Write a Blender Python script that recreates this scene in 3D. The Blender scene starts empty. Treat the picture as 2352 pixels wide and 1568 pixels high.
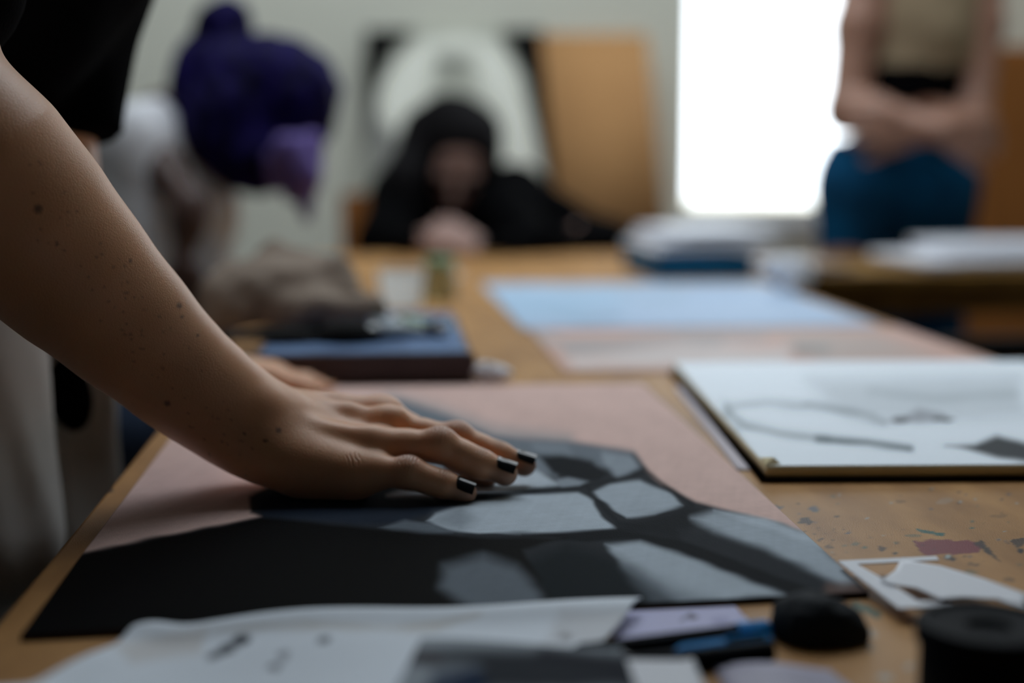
import bpy, math, random
import numpy as np
from mathutils import Vector
random.seed(4); rng = np.random.default_rng(4)
SC = bpy.context.scene; COL = SC.collection
V = lambda *a: np.array(a, float)
def nrm(v): v = np.asarray(v, float); return v/np.linalg.norm(v)

# ------------------------------------------------------------------ camera frame
FPX = 50/36*2352
PITCH = math.atan(429/FPX); YAW = math.atan(289/FPX*math.cos(PITCH))
ZT = .750; ZB = .753
CAM = V(0, 0, ZB+.21)
FW = V(math.sin(YAW)*math.cos(PITCH), math.cos(YAW)*math.cos(PITCH), -math.sin(PITCH))
RT = V(math.cos(YAW), -math.sin(YAW), 0); UP = np.cross(RT, FW)
def P(x, y, d): return CAM+d*(FW+RT*(x-1176)/FPX+UP*(784-y)/FPX)      # photo pixel + distance -> place in the room
def T(x, y, z=ZB):                                                     # photo pixel -> place on a level surface
    r = FW+RT*(x-1176)/FPX+UP*(784-y)/FPX
    return CAM+r*(z-CAM[2])/r[2]
def R(px, d): return px*d/FPX
def proj(v):
    v = v-CAM; d = v@FW
    return 1176+FPX*(v@RT)/d, 784-FPX*(v@UP)/d

def lin(c, m=1.0):
    c = np.array(c, float)/255
    return np.where(c <= .04045, c/12.92, ((c+.055)/1.055)**2.4)*m

# ------------------------------------------------------------------ object helpers
def tag(o, label=None, cat=None, group=None, kind=None):
    for k, v in (('label', label), ('category', cat), ('group', group), ('kind', kind)):
        if v: o[k] = v
    return o
def empty(name, loc=(0, 0, 0), label=None, cat=None, group=None):
    o = bpy.data.objects.new(name, None); COL.objects.link(o); o.location = loc; o.empty_display_size = .05
    return tag(o, label, cat, group)
def link(name, me, mat=None, parent=None, smooth=True):
    o = bpy.data.objects.new(name, me); COL.objects.link(o)
    if mat: me.materials.append(mat)
    if smooth: me.shade_smooth()
    if parent:
        o.parent = parent; o.location = -Vector(parent.matrix_basis.translation)
        if parent.parent: o.location = (0, 0, 0)
    return o
class MB:
    def __init__(s): s.v = []; s.f = []
    def add(s, v, f):
        n = len(s.v); s.v += [tuple(p) for p in v]; s.f += [tuple(i+n for i in q) for q in f]; return s
    def box(s, a, b, M=None):
        a = V(*a); b = V(*b)
        v = [V((a, b)[i & 1][0], (a, b)[i >> 1 & 1][1], (a, b)[i >> 2 & 1][2]) for i in range(8)]
        if M is not None: v = [M(p) for p in v]
        return s.add(v, [(0, 2, 3, 1), (4, 5, 7, 6), (0, 1, 5, 4), (2, 6, 7, 3), (0, 4, 6, 2), (1, 3, 7, 5)])
    def tube(s, pts, rad, n=14, caps=True, sq=1.0):
        pts = [V(*p) for p in pts]; rad = rad if hasattr(rad, '__len__') else [rad]*len(pts)
        t0 = nrm(pts[-1]-pts[0]); ref = V(0, 0, 1) if abs(t0[2]) < .9 else V(1, 0, 0)
        vs = []
        for i, p in enumerate(pts):
            t = nrm(pts[min(i+1, len(pts)-1)]-pts[max(i-1, 0)])
            a = nrm(np.cross(t, ref)); b = np.cross(a, t)
            for k in range(n):
                q = 2*math.pi*k/n; vs.append(p+rad[i]*(a*math.cos(q)+b*math.sin(q)*sq))
        fs = []
        for i in range(len(pts)-1):
            for k in range(n): fs.append((i*n+k, i*n+(k+1) % n, (i+1)*n+(k+1) % n, (i+1)*n+k))
        if caps: fs.append(tuple(range(n))[::-1]); fs.append(tuple((len(pts)-1)*n+k for k in range(n)))
        return s.add(vs, fs)
    def lathe(s, c, prof, n=40):                                       # prof: (radius, z) pairs
        vs = [V(c[0]+r*math.cos(6.28318531*k/n), c[1]+r*math.sin(6.28318531*k/n), c[2]+z) for r, z in prof for k in range(n)]; m = len(prof)
        fs = [(i*n+k, i*n+(k+1) % n, (i+1)*n+(k+1) % n, (i+1)*n+k) for i in range(m-1) for k in range(n)]
        if prof[0][0] > .0015 and prof[0] != prof[-1]: fs.append(tuple(range(n))[::-1])
        return s.add(vs, fs)
    def prism(s, poly, z0, z1):
        n = len(poly); v = [(p[0], p[1], z0) for p in poly]+[(p[0], p[1], z1) for p in poly]
        return s.add(v, [tuple(range(n))[::-1], tuple(range(n, 2*n))]+[(i, (i+1) % n, n+(i+1) % n, n+i) for i in range(n)])
    def build(s, name, mat, parent=None, smooth=False, bevel=0, label=None):
        me = bpy.data.meshes.new(name); me.from_pydata(s.v, [], s.f); me.update()
        import bmesh
        bm = bmesh.new(); bm.from_mesh(me); bmesh.ops.recalc_face_normals(bm, faces=bm.faces); bm.to_mesh(me); bm.free()
        o = link(name, me, mat, parent, smooth)
        if smooth: me.set_sharp_from_angle(angle=math.radians(40))
        if bevel:
            m = o.modifiers.new('b', 'BEVEL'); m.width = bevel; m.segments = 2; m.limit_method = 'ANGLE'
        if label: o['label'] = label
        return o
def setcol(me, cols, name='Col'):
    a = me.color_attributes.new(name, 'FLOAT_COLOR', 'POINT')
    c = np.ones((len(me.vertices), 4), np.float32); c[:, :cols.shape[1]] = cols
    a.data.foreach_set('color', c.ravel())

# ------------------------------------------------------------------ materials
def mat(name, col=(.5, .5, .5), rough=.6, spec=.5, noise=0, nscale=20, bump=0, bscale=200, metal=0, sss=0, attr=None,
        coat=0, sheen=0, trans=0, col2=None, stretch=(1, 1, 1), emis=0, aobj=False):
    m = bpy.data.materials.new(name); m.use_nodes = True; nt = m.node_tree; N = nt.nodes; L = nt.links
    b = N['Principled BSDF']; b.inputs['Roughness'].default_value = rough; b.inputs['Metallic'].default_value = metal
    b.inputs['Specular IOR Level'].default_value = spec; b.inputs['Coat Weight'].default_value = coat
    b.inputs['Coat Roughness'].default_value = .15
    b.inputs['Sheen Weight'].default_value = sheen; b.inputs['Transmission Weight'].default_value = trans
    if sss:
        b.inputs['Subsurface Weight'].default_value = sss; b.inputs['Subsurface Radius'].default_value = (1, .35, .18)
        b.inputs['Subsurface Scale'].default_value = .006
    tc = N.new('ShaderNodeTexCoord'); mp = N.new('ShaderNodeMapping'); L.new(tc.outputs['Object'], mp.inputs[0]); mp.inputs['Scale'].default_value = stretch
    src = None
    if attr:
        a = N.new('ShaderNodeAttribute'); a.attribute_name = attr; src = a
    if noise or col2:
        n = N.new('ShaderNodeTexNoise'); n.inputs['Scale'].default_value = nscale; n.inputs['Detail'].default_value = 6
        L.new(mp.outputs[0], n.inputs['Vector'])
        rmp = N.new('ShaderNodeMapRange'); rmp.inputs[1].default_value = .3; rmp.inputs[2].default_value = .7
        L.new(n.outputs['Fac'], rmp.inputs[0])
        mx = N.new('ShaderNodeMix'); mx.data_type = 'RGBA'
        c2 = col2 if col2 is not None else tuple(c*(1-noise) for c in col)
        mx.inputs[6].default_value = (*col, 1); mx.inputs[7].default_value = (*c2, 1); L.new(rmp.outputs[0], mx.inputs[0])
        out = mx.outputs[2]
        if attr:                                                    # painted colour over the procedural ground by alpha
            m2 = N.new('ShaderNodeMix'); m2.data_type = 'RGBA'
            L.new(src.outputs['Alpha'], m2.inputs[0]); L.new(out, m2.inputs[6]); L.new(src.outputs['Color'], m2.inputs[7]); out = m2.outputs[2]
        L.new(out, b.inputs['Base Color'])
    elif attr: L.new(src.outputs['Color'], b.inputs['Base Color'])
    else: b.inputs['Base Color'].default_value = (*col, 1)
    if bump:
        n2 = N.new('ShaderNodeTexNoise'); n2.inputs['Scale'].default_value = bscale; n2.inputs['Detail'].default_value = 4
        L.new(mp.outputs[0], n2.inputs['Vector'])
        bp = N.new('ShaderNodeBump'); bp.inputs['Strength'].default_value = min(1, bump); bp.inputs['Distance'].default_value = .001*max(1, bump)
        L.new(n2.outputs['Fac'], bp.inputs['Height']); L.new(bp.outputs[0], b.inputs['Normal'])
    return m
M = {}
M['wall'] = mat('wall_paint', tuple(lin((222, 222, 208))), .9, .2, noise=.04, nscale=3)
M['ceiling'] = mat('ceiling_paint', (.5, .5, .48), .9, .2, noise=.03)
M['sidewall'] = mat('side_wall_paint', (.40, .41, .39), .9, .1, noise=.05, nscale=3)
M['frontwall'] = mat('dark_front_paint', (.10, .10, .11), .9, .1, noise=.1)
M['floor'] = mat('floor_lino', (.06, .055, .05), .5, .4, noise=.3, nscale=6)
M['frame'] = mat('window_frame', (.7, .72, .72), .5, noise=.02)
M['wood'] = mat('table_wood', tuple(lin((190, 142, 86))), .5, .2, col2=tuple(lin((152, 108, 60))), nscale=9, bump=.25, bscale=500, attr='Col', stretch=(3, 1, 1))
M['edge'] = mat('wood_edge', tuple(lin((205, 150, 70))), .5, .4, col2=tuple(lin((150, 100, 45))), nscale=14, stretch=(6, 1, 6))
M['darkwood'] = mat('dark_wood', tuple(lin((95, 65, 35))), .5, .4, noise=.4, nscale=12, stretch=(1, 1, .2))
M['ochrewood'] = mat('ochre_wood', tuple(lin((150, 110, 45))), .5, .4, noise=.4, nscale=12)
M['board'] = mat('brown_board', tuple(lin((192, 146, 98))), .8, .1, col2=tuple(lin((182, 136, 90))), nscale=5)
M['cupboard'] = mat('orange_wood', tuple(lin((160, 100, 45))), .6, .3, noise=.25, nscale=8, stretch=(4, 4, .4))
M['metal'] = mat('dark_metal', (.04, .04, .045), .4, .5, metal=.6, noise=.2)
M['drawA'] = mat('charcoal_on_toned_paper', attr='Col', rough=.7, spec=.02, bump=.3, bscale=900)
M['paint'] = mat('drawn_paper', attr='Col', rough=.65, spec=.12, bump=.2, bscale=500)
M['boardedge'] = mat('hardboard_edge', (.03, .012, .008), .8, .2, noise=.3)
M['paper'] = mat('white_paper', (.78, .8, .86), .6, .3, noise=.04, nscale=8, bump=.1, bscale=300)
M['lilac'] = mat('lilac_paper', (.5, .48, .6), .6, .3, noise=.2, nscale=25)
M['cream'] = mat('cream_card', tuple(lin((235, 222, 180))), .7, .2, noise=.1)
M['black'] = mat('black_plastic', (.003, .005, .008), .6, .06, noise=.3, nscale=60)
M['lump'] = mat('kneaded_black', (.010, .014, .020), .75, .2, noise=.4, nscale=80, bump=.8, bscale=350)
M['blue'] = mat('blue_plastic', (.0, .27, .7), .5, .12, noise=.15)
M['bluebox'] = mat('blue_card', (.0, .15, .36), .6, .3, noise=.15)
M['denim'] = mat('blue_lid', tuple(lin((95, 130, 175))), .6, .3, col2=tuple(lin((50, 75, 115))), nscale=30)
M['casebrown'] = mat('brown_case', tuple(lin((78, 64, 66))), .6, .3, noise=.3)
M['bag'] = mat('taupe_canvas', tuple(lin((158, 143, 130))), .9, .1, noise=.25, nscale=18, bump=.6, bscale=400)
M['bagdark'] = mat('bag_shade_black', (.01, .01, .01), .9, .1, noise=.3)
M['blackcloth'] = mat('black_cotton', (.0025, .0025, .003), .95, .02, noise=.3, nscale=30, bump=.5, bscale=500)
M['greycloth'] = mat('pale_grey_cloth', tuple(lin((205, 203, 200))), .9, .1, noise=.2, nscale=7, bump=.6, bscale=600)
M['whitecloth'] = mat('white_cotton', (.8, .81, .85), .9, .1, noise=.1, nscale=8, bump=.5, bscale=400)
M['taupecloth'] = mat('taupe_knit', tuple(lin((168, 148, 120))), .9, .1, noise=.15)
M['jeans'] = mat('blue_denim', (.003, .085, .2), .9, .1, col2=(.004, .03, .075), nscale=10, bump=.4, bscale=500)
M['darkjeans'] = mat('dark_denim', (.03, .045, .08), .9, .1, noise=.3)
M['purple'] = mat('violet_hair', (.010, .004, .10), .75, .08, col2=(.001, .001, .004), nscale=9, bump=.8, bscale=90, stretch=(5, 5, 1))
M['violet'] = mat('bright_violet_hair', (.24, .18, .46), .7, .1, col2=(.05, .03, .17), nscale=30, stretch=(4, 4, 1))
M['hair'] = mat('black_hair', (.004, .003, .004), .75, .12, noise=.4, nscale=30, bump=.8, bscale=90, stretch=(5, 5, 1))
M['skin'] = mat('skin_warm', attr='Col', rough=.44, spec=.55, sss=.3, bump=.3, bscale=900, sheen=.18)
M['skintan'] = mat('skin_tan', (.36, .19, .13), .5, .4, sss=.1, noise=.1)
M['skinpale'] = mat('skin_pale', (.40, .25, .21), .5, .4, sss=.1, noise=.1)
M['skindark'] = mat('skin_brown', (.07, .033, .024), .5, .4, sss=.1, noise=.1)
M['nail'] = mat('black_nail_polish', (.005, .007, .010), .10, .38, noise=.2, nscale=300)
M['eye'] = mat('eye', (.05, .035, .03), .2, noise=.1)
M['lip'] = mat('lip', (.35, .12, .1), .5, noise=.1)
M['glassjar'] = mat('yellow_glass', (.6, .55, .3), .15, .5, noise=.1, trans=.5)
M['cup'] = mat('white_cup', (.8, .85, .87), .35, .5, noise=.03)
M['tubegreen'] = mat('green_tube', tuple(lin((150, 190, 150))), .4, noise=.2, nscale=60)
M['tubeblue'] = mat('blue_tube', tuple(lin((110, 150, 190))), .4, noise=.2, nscale=60)
M['tubewhite'] = mat('pale_tube', tuple(lin((190, 200, 205))), .4, noise=.2, nscale=60)
M['rendered'] = mat('pale_render', (.8, .74, .62), .9, .1, noise=.05)
def glass():
    m = bpy.data.materials.new('window_glass'); m.use_nodes = True; nt = m.node_tree; nt.nodes.clear()
    o = nt.nodes.new('ShaderNodeOutputMaterial'); t = nt.nodes.new('ShaderNodeBsdfTransparent'); g = nt.nodes.new('ShaderNodeBsdfGlossy')
    g.inputs['Roughness'].default_value = .02; mx = nt.nodes.new('ShaderNodeMixShader'); mx.inputs[0].default_value = .05
    nt.links.new(t.outputs[0], mx.inputs[1]); nt.links.new(g.outputs[0], mx.inputs[2]); nt.links.new(mx.outputs[0], o.inputs[0]); return m
M['glass'] = glass()
def thin():
    m = bpy.data.materials.new('thin_white_plastic'); m.use_nodes = True; nt = m.node_tree; b = nt.nodes['Principled BSDF']; b.inputs['Base Color'].default_value = (.9, .95, .97, 1)
    t = nt.nodes.new('ShaderNodeBsdfTranslucent'); t.inputs[0].default_value = (.9, .95, .97, 1); mx = nt.nodes.new('ShaderNodeMixShader'); mx.inputs[0].default_value = .6
    nt.links.new(b.outputs[0], mx.inputs[1]); nt.links.new(t.outputs[0], mx.inputs[2]); nt.links.new(mx.outputs[0], nt.nodes['Material Output'].inputs[0]); return m
M['thinwhite'] = thin()

# ------------------------------------------------------------------ smooth solid modelling (signed distances -> surface)
BIG = 1.0
def smin(a, b, k):
    if k <= 1e-6: return np.minimum(a, b)
    h = np.maximum(k-np.abs(a-b), 0)/k
    return np.minimum(a, b)-h*h*k*.25
class Cone:
    def __init__(s, a, b, ra, rb=None, flat=None):
        s.a = V(*a); s.b = V(*b); s.ra = ra; s.rb = ra if rb is None else rb; s.flat = flat
        r = max(s.ra, s.rb)*(max(1, flat[1]) if flat else 1)
        s.lo = np.minimum(s.a, s.b)-r; s.hi = np.maximum(s.a, s.b)+r
    def d(s, X, Y, Z):
        ba = s.b-s.a; L2 = ba@ba+1e-12
        px, py, pz = X-s.a[0], Y-s.a[1], Z-s.a[2]
        t = np.clip((px*ba[0]+py*ba[1]+pz*ba[2])/L2, 0, 1)
        qx, qy, qz = px-t*ba[0], py-t*ba[1], pz-t*ba[2]
        if s.flat:
            n, k = nrm(s.flat[0]), s.flat[1]; dn = (qx*n[0]+qy*n[1]+qz*n[2])*(1-1/k)
            qx, qy, qz = qx-dn*n[0], qy-dn*n[1], qz-dn*n[2]
            return (np.sqrt(qx*qx+qy*qy+qz*qz)-(s.ra+(s.rb-s.ra)*t))*min(1, k)
        return np.sqrt(qx*qx+qy*qy+qz*qz)-(s.ra+(s.rb-s.ra)*t)
class Ell:
    def __init__(s, c, r, ax=None):
        s.c = V(*c); s.r = V(*r); s.ax = np.array(ax if ax is not None else np.eye(3), float)
        e = np.sqrt(((s.ax*s.r[:, None])**2).sum(0)); s.lo = s.c-e; s.hi = s.c+e
    def d(s, X, Y, Z):
        p = [X-s.c[0], Y-s.c[1], Z-s.c[2]]
        q = [p[0]*a[0]+p[1]*a[1]+p[2]*a[2] for a in s.ax]
        k0 = np.sqrt(sum((q[i]/s.r[i])**2 for i in range(3))); k1 = np.sqrt(sum((q[i]/s.r[i]**2)**2 for i in range(3)))+1e-9
        return k0*(k0-1)/k1
class U:
    def __init__(s, k, *ch):
        s.k = k; s.ch = [c for c in ch if c is not None]
        s.lo = np.min([c.lo for c in s.ch], 0)-k; s.hi = np.max([c.hi for c in s.ch], 0)+k
def ev(n, G, pad):
    o, h, sh = G
    i0 = np.maximum(np.floor((n.lo-pad-o)/h).astype(int), 0); i1 = np.minimum(np.ceil((n.hi+pad-o)/h).astype(int)+1, sh)
    i1 = np.maximum(i1, i0+1)
    sl = tuple(slice(a, b) for a, b in zip(i0, i1))
    if isinstance(n, U):
        F = np.full(tuple(i1-i0), BIG, np.float32)
        for c in n.ch:
            s2, A = ev(c, G, max(pad, n.k)+h)
            # overlap of the two windows
            a0 = [max(sl[i].start, s2[i].start) for i in range(3)]; a1 = [min(sl[i].stop, s2[i].stop) for i in range(3)]
            if any(a1[i] <= a0[i] for i in range(3)): continue
            w = tuple(slice(a0[i]-sl[i].start, a1[i]-sl[i].start) for i in range(3))
            v = tuple(slice(a0[i]-s2[i].start, a1[i]-s2[i].start) for i in range(3))
            F[w] = smin(F[w], A[v], n.k)
        return sl, F
    ax = [(o[i]+h*np.arange(sl[i].start, sl[i].stop)).astype(np.float32) for i in range(3)]
    return sl, n.d(ax[0][:, None, None], ax[1][None, :, None], ax[2][None, None, :]).astype(np.float32)
def surface(node, h, post=None, clip=None):
    lo = node.lo-3*h; hi = node.hi+3*h
    if clip is not None: lo = np.maximum(lo, clip[0]); hi = np.minimum(hi, clip[1])
    sh = np.ceil((hi-lo)/h).astype(int)+1
    G = (lo, h, sh); F = np.full(tuple(sh), BIG, np.float32); sl, A = ev(node, G, 3*h); F[sl] = A
    if post:
        ax = [(lo[i]+h*np.arange(sh[i])).astype(np.float32) for i in range(3)]
        F = post(F, ax[0][:, None, None], ax[1][None, :, None], ax[2][None, None, :])
    for a in range(3):
        i = [slice(None)]*3; i[a] = 0; F[tuple(i)] = np.maximum(F[tuple(i)], h*.3); i[a] = -1; F[tuple(i)] = np.maximum(F[tuple(i)], h*.3)
    S = F < 0
    c = np.zeros(tuple(sh-1), np.int8)
    for i in (0, 1):
        for j in (0, 1):
            for k in (0, 1): c += S[i:sh[0]-1+i, j:sh[1]-1+j, k:sh[2]-1+k]
    act = np.argwhere((c > 0) & (c < 8)); n = len(act)
    cor = np.array([(i, j, k) for i in (0, 1) for j in (0, 1) for k in (0, 1)])
    f = np.stack([F[act[:, 0]+q[0], act[:, 1]+q[1], act[:, 2]+q[2]] for q in cor], 1)
    acc = np.zeros((n, 3)); cnt = np.zeros(n)
    for a in range(8):
        for b in range(a+1, 8):
            if np.abs(cor[a]-cor[b]).sum() != 1: continue
            fa, fb = f[:, a], f[:, b]; m = (fa < 0) != (fb < 0)
            t = np.where(m, fa/np.where(m, fa-fb, 1), 0)
            acc += m[:, None]*(cor[a]+t[:, None]*(cor[b]-cor[a])); cnt += m
    v = lo+h*(act+acc/cnt[:, None])
    idx = np.full(tuple(sh-1), -1, np.int32); idx[act[:, 0], act[:, 1], act[:, 2]] = np.arange(n)
    quads = []
    for a in range(3):
        u, w = (a+1) % 3, (a+2) % 3
        s0 = [slice(1, sh[i]-1) for i in range(3)]; s0[a] = slice(0, sh[a]-1)
        s1 = list(s0); s1[a] = slice(1, sh[a])
        A0, A1 = S[tuple(s0)], S[tuple(s1)]
        e = np.argwhere(A0 != A1); sg = A0[e[:, 0], e[:, 1], e[:, 2]]
        e = e+np.array([s.start for s in s0])
        def g(du, dw):
            q = e.copy(); q[:, u] += du; q[:, w] += dw; return idx[q[:, 0], q[:, 1], q[:, 2]]
        Q = np.stack([g(-1, -1), g(0, -1), g(0, 0), g(-1, 0)], 1); Q[~sg] = Q[~sg][:, ::-1]
        quads.append(Q)
    return v, np.concatenate(quads)
def to_mesh(name, v, q):
    me = bpy.data.meshes.new(name); me.vertices.add(len(v)); me.vertices.foreach_set('co', np.asarray(v, np.float32).ravel())
    me.loops.add(q.size); me.loops.foreach_set('vertex_index', q.astype(np.int32).ravel())
    me.polygons.add(len(q)); me.polygons.foreach_set('loop_start', np.arange(0, q.size, 4, dtype=np.int32))
    me.polygons.foreach_set('loop_total', np.full(len(q), 4, np.int32)); me.update(calc_edges=True); me.validate(); return me
def vnormals(me):
    a = np.zeros(len(me.vertices)*3, np.float32); me.vertex_normals.foreach_get('vector', a); return a.reshape(-1, 3)
def coords(me):
    a = np.zeros(len(me.vertices)*3, np.float32); me.vertices.foreach_get('co', a); return a.reshape(-1, 3).astype(float)
def wobble(p, freq, seed=0, n=7):
    r = np.random.default_rng(seed); s = np.zeros(len(p))
    for i in range(n):
        d = nrm(r.normal(size=3)); f = freq*(.6+1.2*r.random()); s += np.sin(p@d*f+r.random()*6.3+1.3*np.sin(p@nrm(r.normal(size=3))*f*.7))/n**.5
    return s
def solid(name, node, h, material, parent=None, post=None, folds=None, col=None, label=None, zf=None):
    v, q = surface(node, h, post); me = to_mesh(name, v, q)
    if folds:
        for amp, fr, st in folds:
            p = coords(me); N = vnormals(me); p2 = p*np.array(st); me.vertices.foreach_set('co', (p+N*(amp*wobble(p2, fr, int(fr)))[:, None]).astype(np.float32).ravel()); me.update()
    if zf is not None: p = coords(me); p[:, 2] = np.maximum(p[:, 2], zf); me.vertices.foreach_set('co', p.astype(np.float32).ravel()); me.update()
    o = link(name, me, material, parent)
    if label: o['label'] = label
    return o

def carve(*boxes):                                                   # keeps soft bodies out of the furniture they touch
    def post(F, X, Y, Z):
        for lo, hi in boxes:
            c = (V(*lo)+V(*hi))/2; h = (V(*hi)-V(*lo))/2
            F = np.maximum(F, -np.maximum(np.maximum(np.abs(X-c[0])-h[0], np.abs(Y-c[1])-h[1]), np.abs(Z-c[2])-h[2]).astype(np.float32))
        return F
    return post
# ------------------------------------------------------------------ painted sheets
def sdpoly(px, py, poly):
    poly = np.array(poly, float); d = np.full(px.shape, 1e18); ins = np.zeros(px.shape, bool); n = len(poly)
    for i in range(n):
        a, b = poly[i], poly[(i+1) % n]; e = b-a; wx, wy = px-a[0], py-a[1]
        t = np.clip((wx*e[0]+wy*e[1])/(e@e+1e-9), 0, 1); d = np.minimum(d, (wx-t*e[0])**2+(wy-t*e[1])**2)
        c = ((a[1] > py) != (b[1] > py)) & (px < (b[0]-a[0])*(py-a[1])/(b[1]-a[1]+1e-12)+a[0]); ins ^= c
    return np.where(ins, -1, 1)*np.sqrt(d)
def sdline(px, py, pts):
    d = np.full(px.shape, 1e18)
    for a, b in zip(pts[:-1], pts[1:]):
        a, b = V(*a), V(*b); e = b-a; wx, wy = px-a[0], py-a[1]; t = np.clip((wx*e[0]+wy*e[1])/(e@e+1e-9), 0, 1)
        d = np.minimum(d, (wx-t*e[0])**2+(wy-t*e[1])**2)
    return np.sqrt(d)
def sstep(x): x = np.clip(x, 0, 1); return x*x*(3-2*x)
def paintlayers(base, layers, vp=1.0):
    """layers in photo coordinates: ('p', polygon, colour, softness, opacity) / ('l', line, colour, half width, softness, opacity)"""
    def fn(P3):
        px, py = proj(P3); n = len(px); c = np.tile(np.array(base, float), (n, 1))
        g = wobble(np.c_[px, py*2.2, 0*px], .05, 3)*2.2
        for L in layers:
            if L[0] == 'p': _, poly, colr, soft, op = L; m = op*sstep(.5-(sdpoly(px, py+g*.4, poly)+g)/(2*soft))
            else: _, poly, colr, wd, soft, op = L; m = op*sstep(.5-(sdline(px, py+g*.4, poly)+g*.5-wd)/(2*soft))
            c += (np.array(colr, float)-c)*m[:, None]
        return c
    return fn
def sheet(name, quad, z, thick, nx, ny, material, colour=None, parent=None, wave=None, edge=None, ys=None):
    """quad: four xy corners near-left, near-right, far-right, far-left"""
    q = [V(*p[:2]) for p in quad]; u = np.linspace(0, 1, nx); v = np.linspace(0, 1, ny) if ys is None else ys; ny = len(v)
    UU, VV = np.meshgrid(u, v)
    XY = ((1-UU)*(1-VV))[..., None]*q[0]+(UU*(1-VV))[..., None]*q[1]+(UU*VV)[..., None]*q[2]+((1-UU)*VV)[..., None]*q[3]
    top = np.concatenate([XY, np.full(XY.shape[:2]+(1,), z+thick)], 2).reshape(-1, 3)
    if wave is not None: top[:, 2] += wave(top, UU.ravel(), VV.ravel())
    bot = top.copy(); bot[:, 2] -= thick
    I = np.arange(nx*ny).reshape(ny, nx)
    F = np.stack([I[:-1, :-1], I[:-1, 1:], I[1:, 1:], I[1:, :-1]], -1).reshape(-1, 4)
    N0 = nx*ny; ring = np.concatenate([I[0, :], I[1:, -1], I[-1, :-1][::-1], I[1:-1, 0][::-1]])
    r2 = np.roll(ring, -1); side = np.stack([ring+N0, r2+N0, r2, ring], 1)
    allv = np.concatenate([top, bot]); allf = np.concatenate([F, F[:, ::-1]+N0, side])
    me = to_mesh(name, allv, allf)
    if colour is not None:
        c = colour(top); setcol(me, np.concatenate([c, c]))
    o = link(name, me, material, parent, False)
    if edge:
        me.materials.append(edge); k = np.zeros(len(me.polygons), np.int32); k[len(F)*2:] = 1; me.polygons.foreach_set('material_index', k)
    return o
def rect(x0, y0, x1, y1, rot=0):
    c = V((x0+x1)/2, (y0+y1)/2); a = math.radians(rot); out = []
    for p in ((x0, y0), (x1, y0), (x1, y1), (x0, y1)):
        d = V(*p)-c; out.append(c+V(d[0]*math.cos(a)-d[1]*math.sin(a), d[0]*math.sin(a)+d[1]*math.cos(a)))
    return out

# ================================================================== THE ROOM
def struct(mb, name, m, parent=None, **k): o = mb.build(name, m, parent, **k); o['kind'] = 'structure'; return o
X0, X1, Y0, Y1, ZC = -2.9, 3.4, -4.5, 4.30, 3.0
W1 = (.905, 1.66, .765, 2.35)                                       # tall window in the back wall
SK = (-1.0, 1.6, 1.7, 3.75)                                          # unseen skylight, added to light hand, table and back wall from above
struct(MB().box((X0-.2, Y0-.2, -.1), (X1+.2, Y1+.2, 0)), 'floor', M['floor'])
struct(MB().box((X0-.2, Y0-.2, ZC), (SK[0], Y1+.2, ZC+.1)).box((SK[1], Y0-.2, ZC), (X1+.2, Y1+.2, ZC+.1)).box((SK[0], Y0-.2, ZC), (SK[1], SK[2], ZC+.1)).box((SK[0], SK[3], ZC), (SK[1], Y1+.2, ZC+.1)), 'ceiling', M['ceiling'])
b = MB(); b.box((X0-.2, Y1, 0), (W1[0], Y1+.2, ZC)).box((W1[1], Y1, 0), (X1+.2, Y1+.2, ZC)).box((W1[0], Y1, 0), (W1[1], Y1+.2, W1[2])).box((W1[0], Y1, W1[3]), (W1[1], Y1+.2, ZC))
struct(b, 'wall_back', M['wall'])
struct(MB().box((X0-.2, Y0, 0), (X0, Y1, ZC)), 'wall_left', M['sidewall']); struct(MB().box((X1, Y0, 0), (X1+.2, Y1, ZC)), 'wall_right', M['wall'])
struct(MB().box((X0-.2, Y0-.2, 0), (X1+.2, Y0, ZC)), 'wall_front', M['frontwall'])
struct(MB().box((X0, Y1-.02, 0), (W1[0]-.0, Y1, .1)), 'baseboard_back', M['frame'])
def window(i, W, axis, at):
    t = .035
    def pt(a, d, z): return (a, at+d, z) if axis == 'x' else (at+d, a, z)
    def bx(b, a0, d0, z0, a1, d1, z1):
        p, q = pt(a0, d0, z0), pt(a1, d1, z1); return b.box(np.minimum(p, q), np.maximum(p, q))
    w = empty('window_%d' % i, pt((W[0]+W[1])/2, 0, W[2])); w['kind'] = 'structure'
    b = MB(); bx(b, W[0], 0, W[2], W[0]+t, .05, W[3]); bx(b, W[1]-t, 0, W[2], W[1], .05, W[3]); bx(b, W[0], 0, W[2], W[1], .05, W[2]+t); bx(b, W[0], 0, W[3]-t, W[1], .05, W[3])
    if W[1]-W[0] > 1: m = (W[0]+W[1])/2; bx(b, m-t/2, 0, W[2], m+t/2, .05, W[3])
    b.build('window_frame', M['frame'], w)
    bx(MB(), W[0]+t, .02, W[2]+t, W[1]-t, .024, W[3]-t).build('window_pane', M['glass'], w)
window(1, W1, 'x', Y1+.12)
w2 = empty('window_2', ((SK[0]+SK[1])/2, (SK[2]+SK[3])/2, ZC)); w2['kind'] = 'structure'  # frame and pane of the skylight added for overhead light
b = MB()
for k in range(5): xk = SK[0]+(SK[1]-SK[0]-.04)*k/4; b.box((xk, SK[2], ZC+.03), (xk+.04, SK[3], ZC+.08))
b.box((SK[0], SK[2], ZC+.03), (SK[1], SK[2]+.04, ZC+.08)).box((SK[0], SK[3]-.04, ZC+.03), (SK[1], SK[3], ZC+.08)).build('window_frame', M['frame'], w2)
MB().box((SK[0]+.04, SK[2]+.04, ZC+.05), (SK[1]-.04, SK[3]-.04, ZC+.056)).build('window_pane', M['glass'], w2)
struct(MB().box((W1[0]-.04, Y1-.03, W1[2]-.03), (W1[1]+.04, Y1+.12, W1[2])), 'trim_1', M['frame'])
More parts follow.
